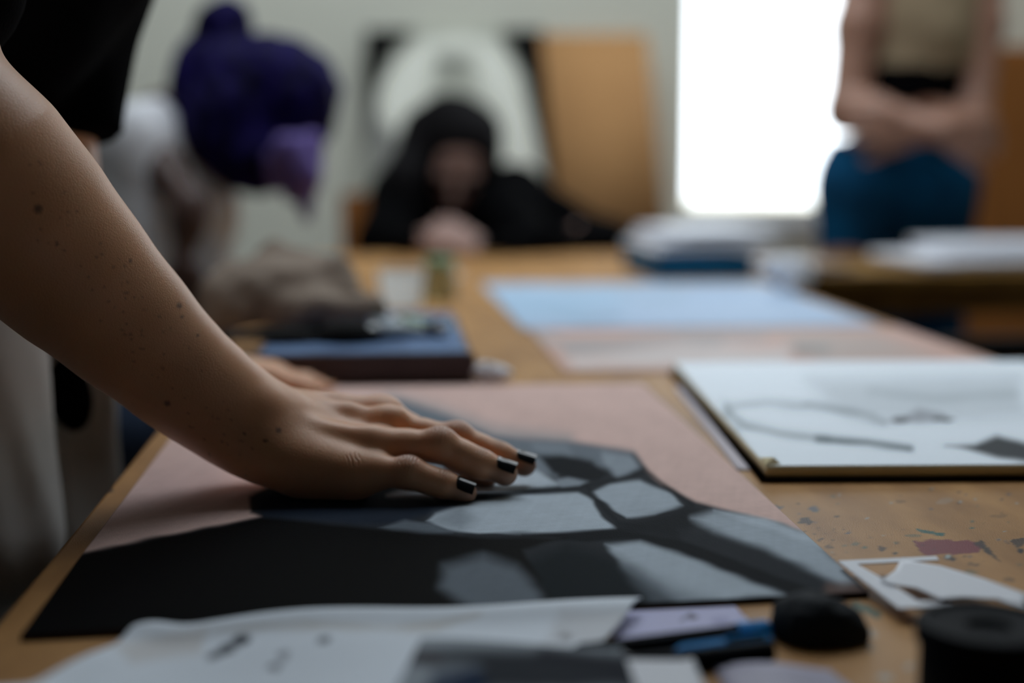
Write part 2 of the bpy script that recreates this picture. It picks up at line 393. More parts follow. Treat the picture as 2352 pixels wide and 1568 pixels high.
struct(MB().box((-1, 7.5, -3), (5, 7.8, .72)), 'wall_outside', M['rendered'])

# ================================================================== WORK TABLE
TX0, TX1, TY0, TY1 = -.179, .636, .33, 3.07
tb = empty('work_table', (.23, 1.7, 0), 'long ochre wooden work table spattered with paint, carrying the drawings', 'table')
teal, red, ink, pale, bl = lin((25, 95, 90)), lin((120, 45, 60)), lin((28, 30, 36)), lin((165, 175, 175)), lin((70, 85, 100))
def S(cx, cy, rx, ry, colr, op=1., seed=0):                          # an irregular spatter
    r = np.random.default_rng(seed+int(cx)); a = np.arange(11)/11*6.283
    k = .6+.7*r.random(11); return ('p', [(cx+rx*math.cos(t)*q, cy+ry*math.sin(t)*q) for t, q in zip(a, k)], colr, 2.0, op)
stains = [('p', [(2098, 1243), (2150, 1238), (2240, 1243), (2262, 1252), (2245, 1270), (2180, 1272), (2120, 1275)], red, 1.5, .95),
          ('p', [(2235, 1248), (2252, 1238), (2262, 1248), (2298, 1290), (2280, 1278), (2255, 1262)], ink, 2, .9),
          ('l', [(2107, 1216), (2125, 1221), (2165, 1227)], teal, 3.5, 2, .95), S(2095, 1229, 18, 3, teal, .5), S(1850, 1197, 17, 9, ink, .85), S(1868, 1167, 14, 8, bl, .8), S(1785, 1166, 17, 7, bl, .8),
          S(2025, 1259, 10, 6, ink, .8), S(2055, 1270, 5, 3, ink), S(2182, 1283, 12, 7, ink, .9), S(2176, 1277, 7, 4, pale), S(1965, 1250, 10, 4, teal, .5), S(1938, 1252, 6, 3, teal, .4),
          S(2340, 1245, 22, 10, ink, .85), S(2345, 1265, 8, 7, ink), S(2295, 1185, 20, 5, ink, .3), S(2230, 1295, 9, 4, ink, .5), S(2320, 1330, 14, 5, ink, .5), S(2230, 1314, 16, 5, teal, .4), S(2065, 1152, 12, 5, ink, .4), S(2170, 1150, 30, 6, pale, .2),
          ('l', [(1965, 1390), (1990, 1398), (2015, 1412)], teal, 9, 5, .8), S(2000, 1450, 12, 8, pale, .6), S(2010, 1460, 6, 5, pale, .8), S(1998, 1490, 10, 6, pale, .6), S(2085, 1530, 10, 9, pale, .7), S(2030, 1555, 20, 8, pale, .8), S(250, 1127, 12, 7, ink, .8), S(130, 1245, 14, 3, pale, .4), S(60, 1330, 12, 6, ink, .4)]
for i in range(90):
    cx, cy = 1780+570*rng.random(), 1120+250*rng.random(); stains.append(S(cx, cy, 1.5+4*rng.random(), 1+2*rng.random(), [ink, ink, bl, pale, teal][i % 5], .35+.5*rng.random(), i))
for i in range(50): cx, cy = 1840+80*rng.random(), 1210+80*rng.random(); stains.append(S(cx, cy, 1.5, 1.2, ink, .7, i))
_pl = paintlayers((0, 0, 0), stains)
def tablecol(P3):
    px, py = proj(P3); out = np.zeros((len(px), 4)); m0 = (P3[:, 1] < 1.25)
    q = P3[m0]; px, py = px[m0], py[m0]; c = np.zeros((len(q), 4)); g = wobble(np.c_[px, py*2, 0*px], .3, 5)*1.4
    for L in stains:
        pts = np.array(L[1]); sel = np.where((px > pts[:, 0].min()-20) & (px < pts[:, 0].max()+20) & (py > pts[:, 1].min()-20) & (py < pts[:, 1].max()+20))[0]
        if len(sel) == 0: continue
        x, y = px[sel], py[sel]
        d = sdpoly(x, y, L[1]) if L[0] == 'p' else sdline(x, y, L[1])-L[3]
        so = L[3] if L[0] == 'p' else L[4]; m = L[-1]*sstep(.5-(d+g[sel])/(2*so)); c[sel, :3] += (L[2]-c[sel, :3])*np.where(c[sel, 3:4] > .02, m[:, None], 1); c[sel, 3] = np.maximum(c[sel, 3], m)
    out[m0] = c; return out
yy = np.concatenate([np.linspace(0, .86/2.74, 520), np.linspace(.87/2.74, 1, 40)])
sheet('tabletop', [(TX0, TY0), (TX1, TY0), (TX1, TY1), (TX0, TY1)], ZT-.028, .028, 500, 0, M['wood'], tablecol, tb, ys=yy, edge=M['edge'])
MB().box((TX0+.05, TY0+.05, .62), (TX0+.075, TY1-.05, ZT-.028)).box((TX1-.075, TY0+.05, .62), (TX1-.05, TY1-.05, ZT-.028)).box((TX0+.05, TY0+.05, .62), (TX1-.05, TY0+.075, ZT-.028)).box((TX0+.05, TY1-.075, .62), (TX1-.05, TY1-.05, ZT-.028)).build('apron', M['ochrewood'], tb)
for x in (TX0+.08, TX1-.08):
    for y in (TY0+.08, TY1-.08): MB().box((x-.03, y-.03, 0), (x+.03, y+.03, ZT-.028)).build('leg', M['ochrewood'], tb, bevel=.004)

# ------------------------------------------------------------------ the large charcoal drawing
K = 1.5
def g(v, b=0): return lin((v*1.16-6, v*1.2-2+b, v*1.22+4+b), 1.85) if v > 60 else lin((v*.8, v*.8+4+b, v*.8+9+b), 1.0)
pink = lin((186, 160, 153), 1.55)
figure = [(575, 1178), (574, 1140), (640, 1105), (760, 1060), (880, 960), (915, 918), (1000, 945), (1130, 1000), (1200, 1008), (1300, 1015), (1455, 1038), (1482, 1075), (1520, 1110), (1600, 1152), (1700, 1178), (1800, 1203), (1880, 1238), (1930, 1290), (2000, 1362), (1570, 1420), (40, 1470), (95, 1320), (150, 1280), (300, 1245), (600, 1187)]
LA = [('p', [(180, 1230), (330, 1060), (480, 1040), (560, 1120), (430, 1190)], lin((165, 146, 146), K), 70, .6),
      ('l', [(900, 915), (1010, 945), (1130, 990), (1300, 1010)], lin((120, 130, 135), K), 14, 22, .6),
      ('p', figure, g(58), 7, 1), ('p', [(600, 1190), (590, 1140), (700, 1110), (1000, 1120), (1300, 1130), (1000, 1180), (870, 1210)], lin((24, 32, 44), K), 14, .9),
      ('p', [(880, 965), (915, 918), (1000, 943), (1130, 997), (1300, 1013), (1455, 1036), (1480, 1074), (1250, 1085), (1000, 1080)], g(84), 10, .9),
      ('p', [(890, 1138), (960, 1105), (1100, 1075), (1230, 1075), (1285, 1112), (1190, 1126), (1000, 1148)], g(132), 9, .95),
      ('p', [(1225, 1075), (1225, 1050), (1290, 1050), (1280, 1100)], g(85), 8, .9),
      ('p', [(1205, 1012), (1300, 1020), (1320, 1050), (1240, 1040)], g(92), 6, .9),
      ('p', [(1380, 1036), (1452, 1048), (1468, 1078), (1420, 1096), (1388, 1070)], g(104), 8, .95),
      ('p', [(1230, 1045), (1290, 1045), (1360, 1058), (1398, 1086), (1372, 1104), (1330, 1104), (1270, 1088)], g(30), 7, 1),
      ('p', [(1278, 1100), (1305, 1096), (1352, 1106), (1332, 1119), (1290, 1119)], g(105), 5, .9),
      ('p', [(978, 1197), (1000, 1178), (1100, 1150), (1200, 1136), (1328, 1130), (1362, 1150), (1382, 1185), (1414, 1214), (1300, 1222), (1100, 1226), (1030, 1216)], g(128), 6, 1),
      ('p', [(985, 1200), (1000, 1180), (1060, 1160), (1090, 1190), (1060, 1216)], g(80), 22, .6),
      ('p', [(1358, 1130), (1400, 1112), (1470, 1102), (1542, 1133), (1568, 1160), (1505, 1182), (1440, 1188), (1400, 1162)], g(120), 6, 1),
      ('p', [(868, 1212), (930, 1195), (985, 1200), (1040, 1222), (950, 1230)], g(72), 6, .9),
      ('l', [(1350, 1120), (1385, 1165), (1420, 1200), (1480, 1210)], g(32), 5, 7, .85), ('l', [(1000, 1145), (1180, 1130), (1330, 1122), (1450, 1092), (1480, 1085)], g(38), 5, 5, .8),
      ('l', [(1478, 1075), (1520, 1110), (1590, 1160)], g(34), 5, 5, .8), ('l', [(1455, 1045), (1482, 1075)], g(60), 4, 5, .6),
      ('p', [(1410, 1215), (1500, 1185), (1580, 1160), (1620, 1175), (1560, 1240), (1450, 1230)], g(30), 16, .9),
      ('p', [(1590, 1190), (1640, 1175), (1760, 1196), (1850, 1226), (1925, 1290), (1975, 1340), (1930, 1345), (1760, 1262), (1640, 1222)], g(118), 16, 1),
      ('p', [(1640, 1172), (1760, 1190), (1880, 1238), (1900, 1262), (1750, 1210)], g(132), 8, .8),
      ('p', [(1560, 1215), (1660, 1230), (1780, 1275), (1930, 1345), (1880, 1360), (1700, 1300), (1560, 1250)], g(52), 14, .8),
      ('p', [(1200, 1228), (1420, 1214), (1560, 1238), (1750, 1308), (1890, 1362), (1800, 1366), (1650, 1312), (1480, 1242), (1350, 1242)], g(20), 7, .95),
      ('p', [(1390, 1250), (1470, 1243), (1560, 1272), (1700, 1328), (1800, 1366), (1560, 1385), (1450, 1330)], g(122), 10, 1),
      ('p', [(1300, 1250), (1400, 1275), (1480, 1320), (1560, 1390), (1250, 1400), (1200, 1290)], g(26, 4), 26, .95),
      ('p', [(1430, 1300), (1560, 1350), (1650, 1385), (1500, 1390)], g(75), 22, .6),
      ('p', [(40, 1470), (95, 1320), (150, 1282), (300, 1247), (600, 1188), (880, 1214), (1080, 1232), (1300, 1236), (1200, 1262), (1240, 1330), (1290, 1420), (900, 1440)], lin((4, 4, 5)), 9, 1),
      ('p', [(1020, 1300), (1110, 1275), (1185, 1300), (1235, 1355), (1255, 1400), (1090, 1400), (1010, 1350)], g(80), 22, .85),
      ('p', [(1900, 1340), (1960, 1335), (2005, 1365), (1890, 1368)], lin((92, 74, 68), K), 14, .7)]
def drawcol(P3):
    c = paintlayers(pink, LA)(P3)
    s = wobble(P3*np.array((1, .35, 1)), 240, 9)*.5+wobble(P3, 700, 11)*.5
    return np.clip(c*(1+.05*s[:, None]), .001, .95)
dA = sheet('charcoal_drawing', [(-.163, .622), (.2305, .650), (.2345, 1.287), (-.163, 1.300)], ZT, .003, 520, 640, M['drawA'], drawcol, edge=M['boardedge'])
tag(dA, 'large toned board with a black and grey charcoal figure drawing, under the outstretched hand', 'drawing')

# ------------------------------------------------------------------ sheets further up the table
LB = [('l', [(1235, 770), (1300, 790), (1420, 788), (1560, 770), (1750, 772)], lin((135, 142, 146), K), 9, 12, .8), ('l', [(1300, 805), (1500, 800), (1650, 785)], lin((120, 130, 135), K), 7, 12, .7),
      ('p', [(1300, 820), (1560, 792), (1820, 800), (1800, 836), (1320, 842)], lin((182, 174, 172), K), 12, .9), ('p', [(1820, 785), (1905, 790), (1900, 815), (1830, 812)], lin((105, 105, 105), K), 12, .8),
      ('p', [(1750, 760), (2000, 765), (2150, 820), (1900, 830)], lin((150, 148, 145), K), 20, .6)]
tag(sheet('toned_paper', [(.172, 1.372), (.628, 1.352), (.632, 1.705), (.172, 1.715)], ZT, .0015, 120, 80, M['paint'], paintlayers(lin((176, 146, 136), K), LB)), 'pinkish toned paper with soft grey strokes, lying just beyond the sketch pad', 'paper')
LC = [('l', [(1250, 715), (1350, 735), (1420, 730)], lin((115, 140, 160), K), 8, 12, .7), ('p', [(1100, 660), (1400, 665), (1450, 700), (1200, 740)], lin((138, 164, 186), K), 20, .8), ('l', [(1420, 665), (1500, 690), (1560, 680)], lin((135, 155, 170), K), 8, 14, .6), ('p', [(1090, 640), (1900, 640), (1900, 655), (1090, 655)], lin((150, 152, 155), K), 8, .7)]
tag(sheet('drawing_paper', [(.165, 1.728), (.615, 1.72), (.622, 2.33), (.155, 2.35)], ZT, .0015, 100, 100, M['paint'], paintlayers(lin((150, 168, 190), K), LC)), 'pale blue drawing paper lying flat on the far half of the table', 'paper')
tag(sheet('under_sheet', [(.2355, .93), (.28, .925), (.30, 1.28), (.262, 1.28)], ZT+.0001, .0005, 8, 30, mat('pale_lilac', tuple(lin((205, 196, 205))), .6, noise=.05)), 'thin pale lilac sheet peeking out along the left edge of the sketch pad', 'paper')

# sketch pad
sp = empty('sketch_pad', (.43, 1.12, ZT), 'thick white sketch pad with an oval charcoal study, front right of the table', 'sketch pad')
Q = [V(.242, .893), V(.640, .868), V(.628, 1.35), V(.275, 1.365)]
sheet('backing_board', Q, ZT+.0007, .0025, 4, 4, M['boardedge'], None, sp)
Q = [V(.242, .893), V(.640, .868), V(.628, 1.35), V(.275, 1.365)]
sheet('backing_board', Q, ZT+.0007, .0025, 4, 4, M['boardedge'], None, sp)
LP = [('p', [(1850, 868), (2340, 860), (2360, 960), (2000, 965), (1900, 930)], lin((165, 172, 178), K), 30, .55),
      ('l', [(1672, 945), (1690, 932), (1760, 925), (1860, 932), (1960, 948), (2030, 968)], lin((120, 130, 136), K), 5, 12, .75), ('l', [(1850, 925), (1950, 942), (2010, 955)], lin((110, 120, 126), K), 4, 8, .5),
      ('l', [(1668, 930), (1672, 950), (1710, 975), (1790, 995), (1900, 1008)], lin((130, 140, 145), K), 7, 12, .85), ('l', [(1880, 1008), (1990, 1016), (2090, 1030)], lin((70, 85, 92), K), 8, 9, .9),
      ('p', [(2045, 965), (2080, 958), (2110, 938), (2160, 948), (2185, 965), (2110, 975)], lin((120, 122, 130), K), 9, .7), S(2068, 965, 18, 8, lin((50, 50, 58), K), .8), S(2165, 963, 26, 7, lin((45, 50, 55), K), .9),
      ('p', [(2170, 1022), (2240, 1022), (2290, 1000), (2370, 1020), (2370, 1062), (2290, 1050), (2230, 1035)], lin((20, 24, 28), K), 9, .95), ('l', [(2000, 900), (2150, 915), (2330, 905)], lin((135, 145, 150), K), 6, 14, .5),
      ('l', [(1690, 985), (1720, 1040), (1745, 1060)], lin((150, 165, 175), K), 4, 8, .5)]
Q2 = [Q[0]+V(.004, .003), Q[1]+V(0, .003), Q[2]-V(0, .003), Q[3]+V(.004, -.003)]
pg = sheet('page_block', Q2, ZT+.0033, .0075, 260, 240, M['paint'], paintlayers(lin((212, 220, 228), K), LP), sp, edge=M['cream'])
b = MB(); c0 = V(*Q2[0], ZT+.0112); kk = .62
b.add([c0+V(*p)*kk for p in ((-.001, .001, .0002), (.016, .002, .001), (.010, .008, .007), (.002, .034, .0012), (.003, .014, .0045), (-.001, .001, -.0004), (.016, .002, .0003), (.0105, .0085, .0063), (.0025, .0345, .0006), (.0035, .0145, .0038))], [(0, 1, 2, 4), (0, 4, 3), (4, 2, 3), (5, 9, 7, 6), (5, 8, 9), (9, 8, 7), (0, 5, 6, 1), (1, 6, 7, 2), (2, 7, 8, 3), (3, 8, 5, 0)])
b.build('curled_corner', M['cream'], sp)

# ------------------------------------------------------------------ paper offcuts, front right
def poly2(pts, z): return [T(x, y, z)[:2] for x, y in pts]
z = ZB+.0035
o = MB()
o.prism(poly2([(1925, 1290), (2150, 1279), (2157, 1288), (1968, 1297)], z), z, z+.0006)
o.prism(poly2([(1925, 1290), (1968, 1297), (2040, 1338), (2108, 1382), (2180, 1381), (2195, 1392), (2065, 1399)], z), z-.0002, z+.0006)
tag(o.build('cut_paper_frame', M['paper'], bevel=0), 'white paper window frame cut from a sheet, lying at the drawing corner', 'paper')
z += .0012
def curl(poly, z, zf, name, m):
    pts = poly2(poly, z); n = len(pts); c = np.mean(pts, 0); b = MB(); zs = [zf(p) for p in pts]
    rings = []; v = []; N = 8
    for k in range(N+1):
        for p, zz in zip(pts, zs): t = k/N; q = c+(p-c)*t; v.append((q[0], q[1], z+zf(q)))
    f = [(k*n+i, k*n+(i+1) % n, (k+1)*n+(i+1) % n, (k+1)*n+i) for k in range(N) for i in range(n)]
    o = b.add(v, f).build(name, m, None, True); s = o.modifiers.new('s', 'SOLIDIFY'); s.thickness = .0005; s.offset = -1; return o
o = curl([(2066, 1293), (2085, 1291), (2160, 1305), (2260, 1337), (2360, 1375), (2370, 1410), (2290, 1384), (2210, 1376), (2160, 1379), (2105, 1352), (2045, 1343), (2022, 1334), (2055, 1312)], z, lambda p: .0005+.004*max(0, (p[0]-.25))/.1, 'curved_paper_offcut', M['paper'])
tag(o, 'curved white paper tongue with a pointed cut-out, overlapping the cut paper frame', 'paper')

# ------------------------------------------------------------------ foreground papers
def ragwave(p, u, v):
    x, y = p[:, 0], p[:, 1]
    w = .006*np.exp(-((v-.93)/.09)**2)*(1-.5*u)+.004*np.exp(-((u-.02)/.05)**2)+.003*np.sin(x*38+y*25)*(1-u)+.003*np.sin(x*17-y*60)*(1-u)*v+.002
    return w+.010*sstep((.35-v)/.35)*(1-u)**2
LR = [S(520, 1488, 20, 14, ink, .95, 3), S(555, 1468, 26, 9, ink, .95), ('l', [(485, 1508), (520, 1490), (565, 1465)], lin((30, 36, 50)), 8, 7, .9), S(632, 1530, 16, 12, lin((60, 62, 75)), .8), S(650, 1505, 12, 14, lin((90, 92, 105)), .6), S(742, 1468, 15, 9, lin((60, 66, 78)), .8),
      S(1300, 1462, 20, 12, lin((75, 80, 90)), .8), S(1285, 1448, 12, 6, lin((90, 90, 100)), .6), ('p', [(500, 1445), (700, 1425), (900, 1440), (1100, 1410), (1000, 1450), (700, 1440)], lin((190, 180, 165)), 14, .6), ('p', [(260, 1480), (480, 1440), (460, 1500), (300, 1520)], lin((200, 190, 180)), 14, .5),
      ('p', [(1290, 1400), (1540, 1400), (1540, 1470), (1250, 1480)], lin((200, 198, 200)), 20, .5)]
nl, nr, fr, fl = T(180, 1600), T(1590, 1475), T(1562, 1388), T(425, 1462)
rg = sheet('rumpled_sheet', [(-.150, .500), (.052, .505), (.1165, .6365), (-.108, .617)], ZB+.0005, .0006, 160, 70, M['paint'], paintlayers(lin((222, 230, 240), 1.1), LR), wave=ragwave)
tag(rg, 'rumpled white sheet with small black charcoal blots, nearest the camera at bottom left', 'paper')
LS = [('p', [(850, 1510), (1050, 1490), (1250, 1490), (1450, 1500), (1520, 1580), (980, 1600), (1100, 1530), (950, 1520)], lin((28, 32, 40)), 22, .95), ('p', [(1000, 1545), (1100, 1530), (1130, 1600), (960, 1600)], lin((12, 38, 70)), 16, .8), ('l', [(780, 1560), (900, 1500), (1000, 1510)], lin((75, 68, 70)), 14, 18, .6), ('l', [(1250, 1500), (1400, 1530), (1450, 1570)], lin((40, 42, 50)), 16, 16, .8)]
o = sheet('smudged_drawing', [(-.012, .44), (.090, .44), (.094, .556), (.012, .560)], ZB+.003, .0006, 140, 80, M['drawA'], paintlayers(lin((150, 158, 166), 1.1), LS), wave=lambda p, u, v: .0105-.004*u+.001*np.sin(p[:, 0]*60))
tag(o, 'pale sheet smeared with dark navy charcoal at the bottom edge of the view', 'drawing')
LPp = [S(1590, 1418, 16, 8, lin((110, 100, 120)), .8), S(1650, 1425, 30, 8, lin((150, 150, 190)), .5), S(1720, 1410, 25, 7, lin((150, 130, 150)), .5), ('l', [(1565, 1425), (1585, 1410), (1600, 1420)], lin((80, 80, 90)), 3, 4, .7)]
o = sheet('printed_paper', [(.098, .588), (.165, .596), (.1625, .6405), (.100, .637)], ZT+.0002, .0006, 60, 30, M['paint'], paintlayers(lin((185, 185, 215), 1.2), LPp))
tag(o, 'small lilac-white printed paper tucked under the rumpled sheet beside the blue pencil', 'paper')
o = sheet('lilac_scrap', [(.129, .49), (.205, .49), (.192, .556), (.134, .560)], ZT+.001, .0006, 10, 10, M['lilac'], wave=lambda p, u, v: .002*np.sin(u*5))
tag(o, 'lilac-grey paper scrap at the bottom edge beneath the blue pencil', 'paper')
o = sheet('white_scrap', [(.088, .50), (.121, .50), (.124, .560), (.096, .563)], ZB+.0005, .0006, 10, 10, M['paper'], wave=lambda p, u, v: .002*v+.001)
tag(o, 'bright white paper scrap between the smeared drawing and the lilac scrap', 'paper')
o = sheet('cream_paper_strip', [(-.20+.025, .535), (-.125, .548), (-.128, .558), (-.175, .549)], ZT+.0002, .002, 10, 4, M['cream'])
tag(o, 'cream paper strip in the bottom left corner of the table', 'paper')

# pencils / markers
def pencil(a, b, r, name, lab, tipm, bodym, capf=.2):
    a, b = V(*a), V(*b); e = empty(name, a, lab, 'pencil'); d = b-a
    MB().tube([a+d*t for t in (.10, 1-capf)], r, 8).build('barrel', bodym, e, False, .0004)
    MB().tube([a+d*t for t in (0, .10)], [.0008, r], 12).build('tip', M['black'], e, True)
    MB().tube([a+d*t for t in (1-capf, 1-capf*.85, .985, 1)], [r*1.08, r*1.08, r*1.02, r*.7], 16).build('cap', tipm, e, True); return e
pencil(P(1290, 1506, .600), P(1768, 1446, .634), .0046, 'marker_pen', 'black marker pen with a bright blue end, lying against the black lump', M['blue'], M['black'], .17)
e = empty('blue_pen', T(1540, 1500, ZT+.005), 'short blue pen lying in front of the black marker pen', 'pen')
A, B_ = P(1540, 1506, .600), P(1768, 1474, .618)
MB().tube([A+(B_-A)*t for t in (0, .12, .9, 1)], [.0012, .0040, .0043, .0030], 16).build('barrel', M['blue'], e, True)
MB().tube([A+(B_-A)*t+V(0, -.001, .0045) for t in (.55, .95)], .0013, 8).build('clip', M['blue'], e, True)
e = tag(MB().tube([P(1400, 1528, .588), P(1560, 1520, .590), P(1770, 1494, .606)], [.0035, .005, .0045], 12).build('charcoal_stick', M['black'], None, True), 'black charcoal stick lying along the front of the blue pen', 'charcoal')

# kneaded black lump
c = P(1876, 1440, .632)
n = U(.012, Ell(c, (.0175, .016, .0125)), Ell(c+V(-.005, 0, .003), (.012, .013, .0105)), Ell(c+V(.011, -.002, -.004), (.010, .012, .009)))
zb = ZT+.0002
lump = solid('kneaded_eraser', n, .0012, M['lump'], folds=[(.0007, 180, (1, 1, 1)), (.0004, 420, (1, 1, 1))], post=lambda F, X, Y, Z: np.maximum(F, (zb-Z)))
tag(lump, 'black rounded kneaded charcoal lump by the near corner of the charcoal drawing', 'eraser')
# black round jar
jc = T(2262, 1568, ZT); jc = P(2272, 1437, .553); jc = V(jc[0], jc[1], ZT)
e = empty('black_jar', jc, 'round black lidded jar in the bottom right corner', 'jar')
MB().lathe(jc, [(.024, .0002), (.026, .002), (.026, .022), (.025, .024)], 56).build('body', M['black'], e, True)
MB().lathe(jc, [(.0258, .0242), (.0278, .025), (.028, .031), (.027, .033), (.024, .0333), (.0235, .032), (.009, .0315), (.008, .029), (.001, .0288)], 56).build('lid', M['black'], e, True)

# ------------------------------------------------------------------ case, tubes, bag (middle left)
e = empty('flat_case', (-.03, 1.5, ZT), 'flat brown case with a blue lid, lying behind the outstretched hand', 'case')
MB().box((-.125, 1.310, ZT+.0031), (.079, 1.66, ZT+.0275)).build('case_body', M['casebrown'], e, bevel=.002)
MB().box((-.119, 1.318, ZT+.0275), (.074, 1.655, ZT+.0305)).build('case_lid', M['denim'], e, bevel=.0015)
# small front lip in brown
MB().box((-.128, 1.3055, ZT+.0035), (.0805, 1.3085, ZT+.0305)).build('front_rail', M['casebrown'], e, bevel=.001)
zt = ZT+.0306
def ptube(a, ang, L, r, m, lab):
    d = V(math.cos(ang), math.sin(ang), 0); a = V(*a)+V(0, 0, r+.0005); e = empty('paint_tube', a, lab, 'paint tube', 'paint tubes on the flat case')
    b = MB(); t = np.linspace(0, 1, 7)
    pts = [a+d*L*x for x in t]; vs = []; side = np.cross(d, V(0, 0, 1))
    for x, p in zip(t, pts):
        w = r*(1+.45*x); hgt = r*(1-.9*x)+.0006
        vs += [p+side*w*math.cos(q)+V(0, 0, 1)*(hgt*math.sin(q)-(r-hgt)) for q in np.arange(12)/12*6.283]
    b.add(vs, [(i*12+k, i*12+(k+1) % 12, (i+1)*12+(k+1) % 12, (i+1)*12+k) for i in range(6) for k in range(12)]+[tuple(range(12))[::-1], tuple(range(72, 84))])
    b.build('tube_body', m, e, True); MB().tube([a-d*.014, a], [r*.6, r*.75], 12).build('tube_cap', M['cup'], e, True)
ptube((.012, 1.44, zt), 1.0, .085, .010, M['tubegreen'], 'pale green paint tube lying on the blue case lid')
ptube((-.012, 1.40, zt), .9, .10, .010, M['tubewhite'], 'silvery white paint tube, nearest one on the blue case lid')
ptube((-.012, 1.49, zt), 1.25, .085, .009, M['tubeblue'], 'blue paint tube behind the green one on the case lid')
ptube((.052, 1.43, zt), 1.9, .07, .008, M['casebrown'], 'brown paint tube near the right end of the case lid')
# bag
cx = lambda x, y, d: P(x, y, d)
def bagpost(F, X, Y, Z): return np.maximum(F, (zt+.003)-Z)
n = U(.022, Cone(cx(632, 578, 1.60), cx(560, 700, 1.55), .012, .045), Cone(cx(632, 580, 1.60), cx(760, 655, 1.56), .012, .026), Cone(cx(760, 662, 1.56), cx(845, 705, 1.54), .024, .012), Ell(cx(640, 650, 1.56), (.05, .04, .03)),
      Ell(cx(650, 700, 1.55), (.075, .05, .04)), Cone(cx(530, 650, 1.55), cx(540, 740, 1.53), .018, .03), Cone(cx(700, 715, 1.50), cx(850, 712, 1.50), .022, .014))
bagm = solid('canvas_bag', n, .0035, M['bag'], post=bagpost, zf=zt+.0006, folds=[(.0035, 55, (1, 1, 1)), (.0016, 150, (1, 1, .6))])
tag(bagm, 'crumpled taupe canvas bag slumped on the case behind the forearm', 'bag')
for i, (x, y, w) in enumerate(((800, 775, .034), (640, 790, .058))):  # black solids put the shade of the bag's mouth into colour
    q = solid('bag_mouth_shade', Ell(cx(x, y, 1.40), (w, .026, .017)), .003, M['bagdark'], post=bagpost, zf=zt+.0006, label='black solid standing in for the shade in the mouth of the bag'); q.parent = bagm
# crumpled tissue beside case
c = P(1128, 842, 1.33)+V(0, 0, .0)
n = U(.008, *[Ell((c[0]+rng.normal()*.008, c[1]+rng.normal()*.006, ZT+.010+rng.random()*.004), (.008, .008, .006)) for i in range(6)])
tag(solid('crumpled_tissue', n, .0015, M['paper'], folds=[(.001, 300, (1, 1, 1))], post=lambda F, X, Y, Z: np.maximum(F, ZT+.0005-Z)), 'small crumpled white tissue at the right end of the flat case', 'tissue')
# cup and jars in the middle
def onT(px, y): q = T(px, y, ZT); return V(q[0], q[1], ZT)
c = onT(922, 705); MB().v
e = empty('plastic_cup', c, 'bright white translucent cup behind the canvas bag', 'cup')
MB().lathe(c, [(.001, .0008), (.027, .0005), (.033, .052)], 36).build('cup_wall', M['thinwhite'], e, True)
MB().lathe(c, [(.0325, .0515), (.0342, .0515), (.0342, .0535), (.0325, .0535), (.0325, .0515)], 36).build('rim', M['cup'], e, True)
c = onT(1010, 690)
e = empty('glass_jar', c, 'short yellowish glass jar right of the white cup', 'jar')
MB().lathe(c, [(.022, .0005), (.025, .004), (.025, .042), (.021, .048), (.021, .055)], 32).build('jar_glass', M['glassjar'], e, True)
MB().lathe(c, [(.0225, .0505), (.0225, .062), (.021, .063), (.001, .063)], 32).build('jar_lid', M['tubegreen'], e, True)
o = sheet('note_sheet', rect(.0, 2.50, .12, 2.66, 12), ZT, .001, 6, 6, M['paper'], wave=lambda p, u, v: .001*np.sin(u*6)+.001); tag(o, 'white note sheet by the hands of the seated person', 'paper')

# ------------------------------------------------------------------ blue box with papers, crumpled ball, other scraps (far right)
a = onT(1655, 643)
e = empty('blue_box', (.55, 2.48, ZT), 'low dark blue box heaped with white paper, far right end of the table', 'box')
b = MB(); x0, x1, y0, y1 = .455, .625, 2.39, 2.72
b.box((x0, y0, ZT+.0003), (x1, y1, ZT+.006)).box((x0, y0, ZT+.006), (x1, y0+.004, ZT+.042)).box((x0, y1-.004, ZT+.006), (x1, y1, ZT+.042)).box((x0, y0, ZT+.006), (x0+.004, y1, ZT+.042)).box((x1-.004, y0, ZT+.006), (x1, y1, ZT+.042))
b.build('box_tray', M['bluebox'], e)
for i in range(3):
    o = sheet('paper_stack', rect(x0-.004+.02*i, y0+.004+.012*i, x1+.02+.02*i, y1-.01+.01*i, (0, 2, 5)[i]), ZT+.0430+.013*i, .006, 10, 10, M['paper'], wave=lambda p, u, v: .003+.003*np.sin(u*3))
    tag(o, ('white papers resting directly on the rim of the blue box', 'middle layer of white papers stacked over the blue box', 'topmost white papers of the heap on the blue box')[i], 'paper', 'white papers on the blue box')
c = onT(1810, 668)+V(0, 0, .022)
n = U(.012, *[Ell(c+V(*(rng.normal(size=3)*.011)), (.023, .023, .018)) for i in range(7)])
tag(solid('crumpled_paper_ball', n, .0025, M['paper'], folds=[(.003, 130, (1, 1, 1))], post=lambda F, X, Y, Z: np.maximum(F, ZT+.0005-Z)), 'round crumpled white paper ball in front of the blue box', 'paper')

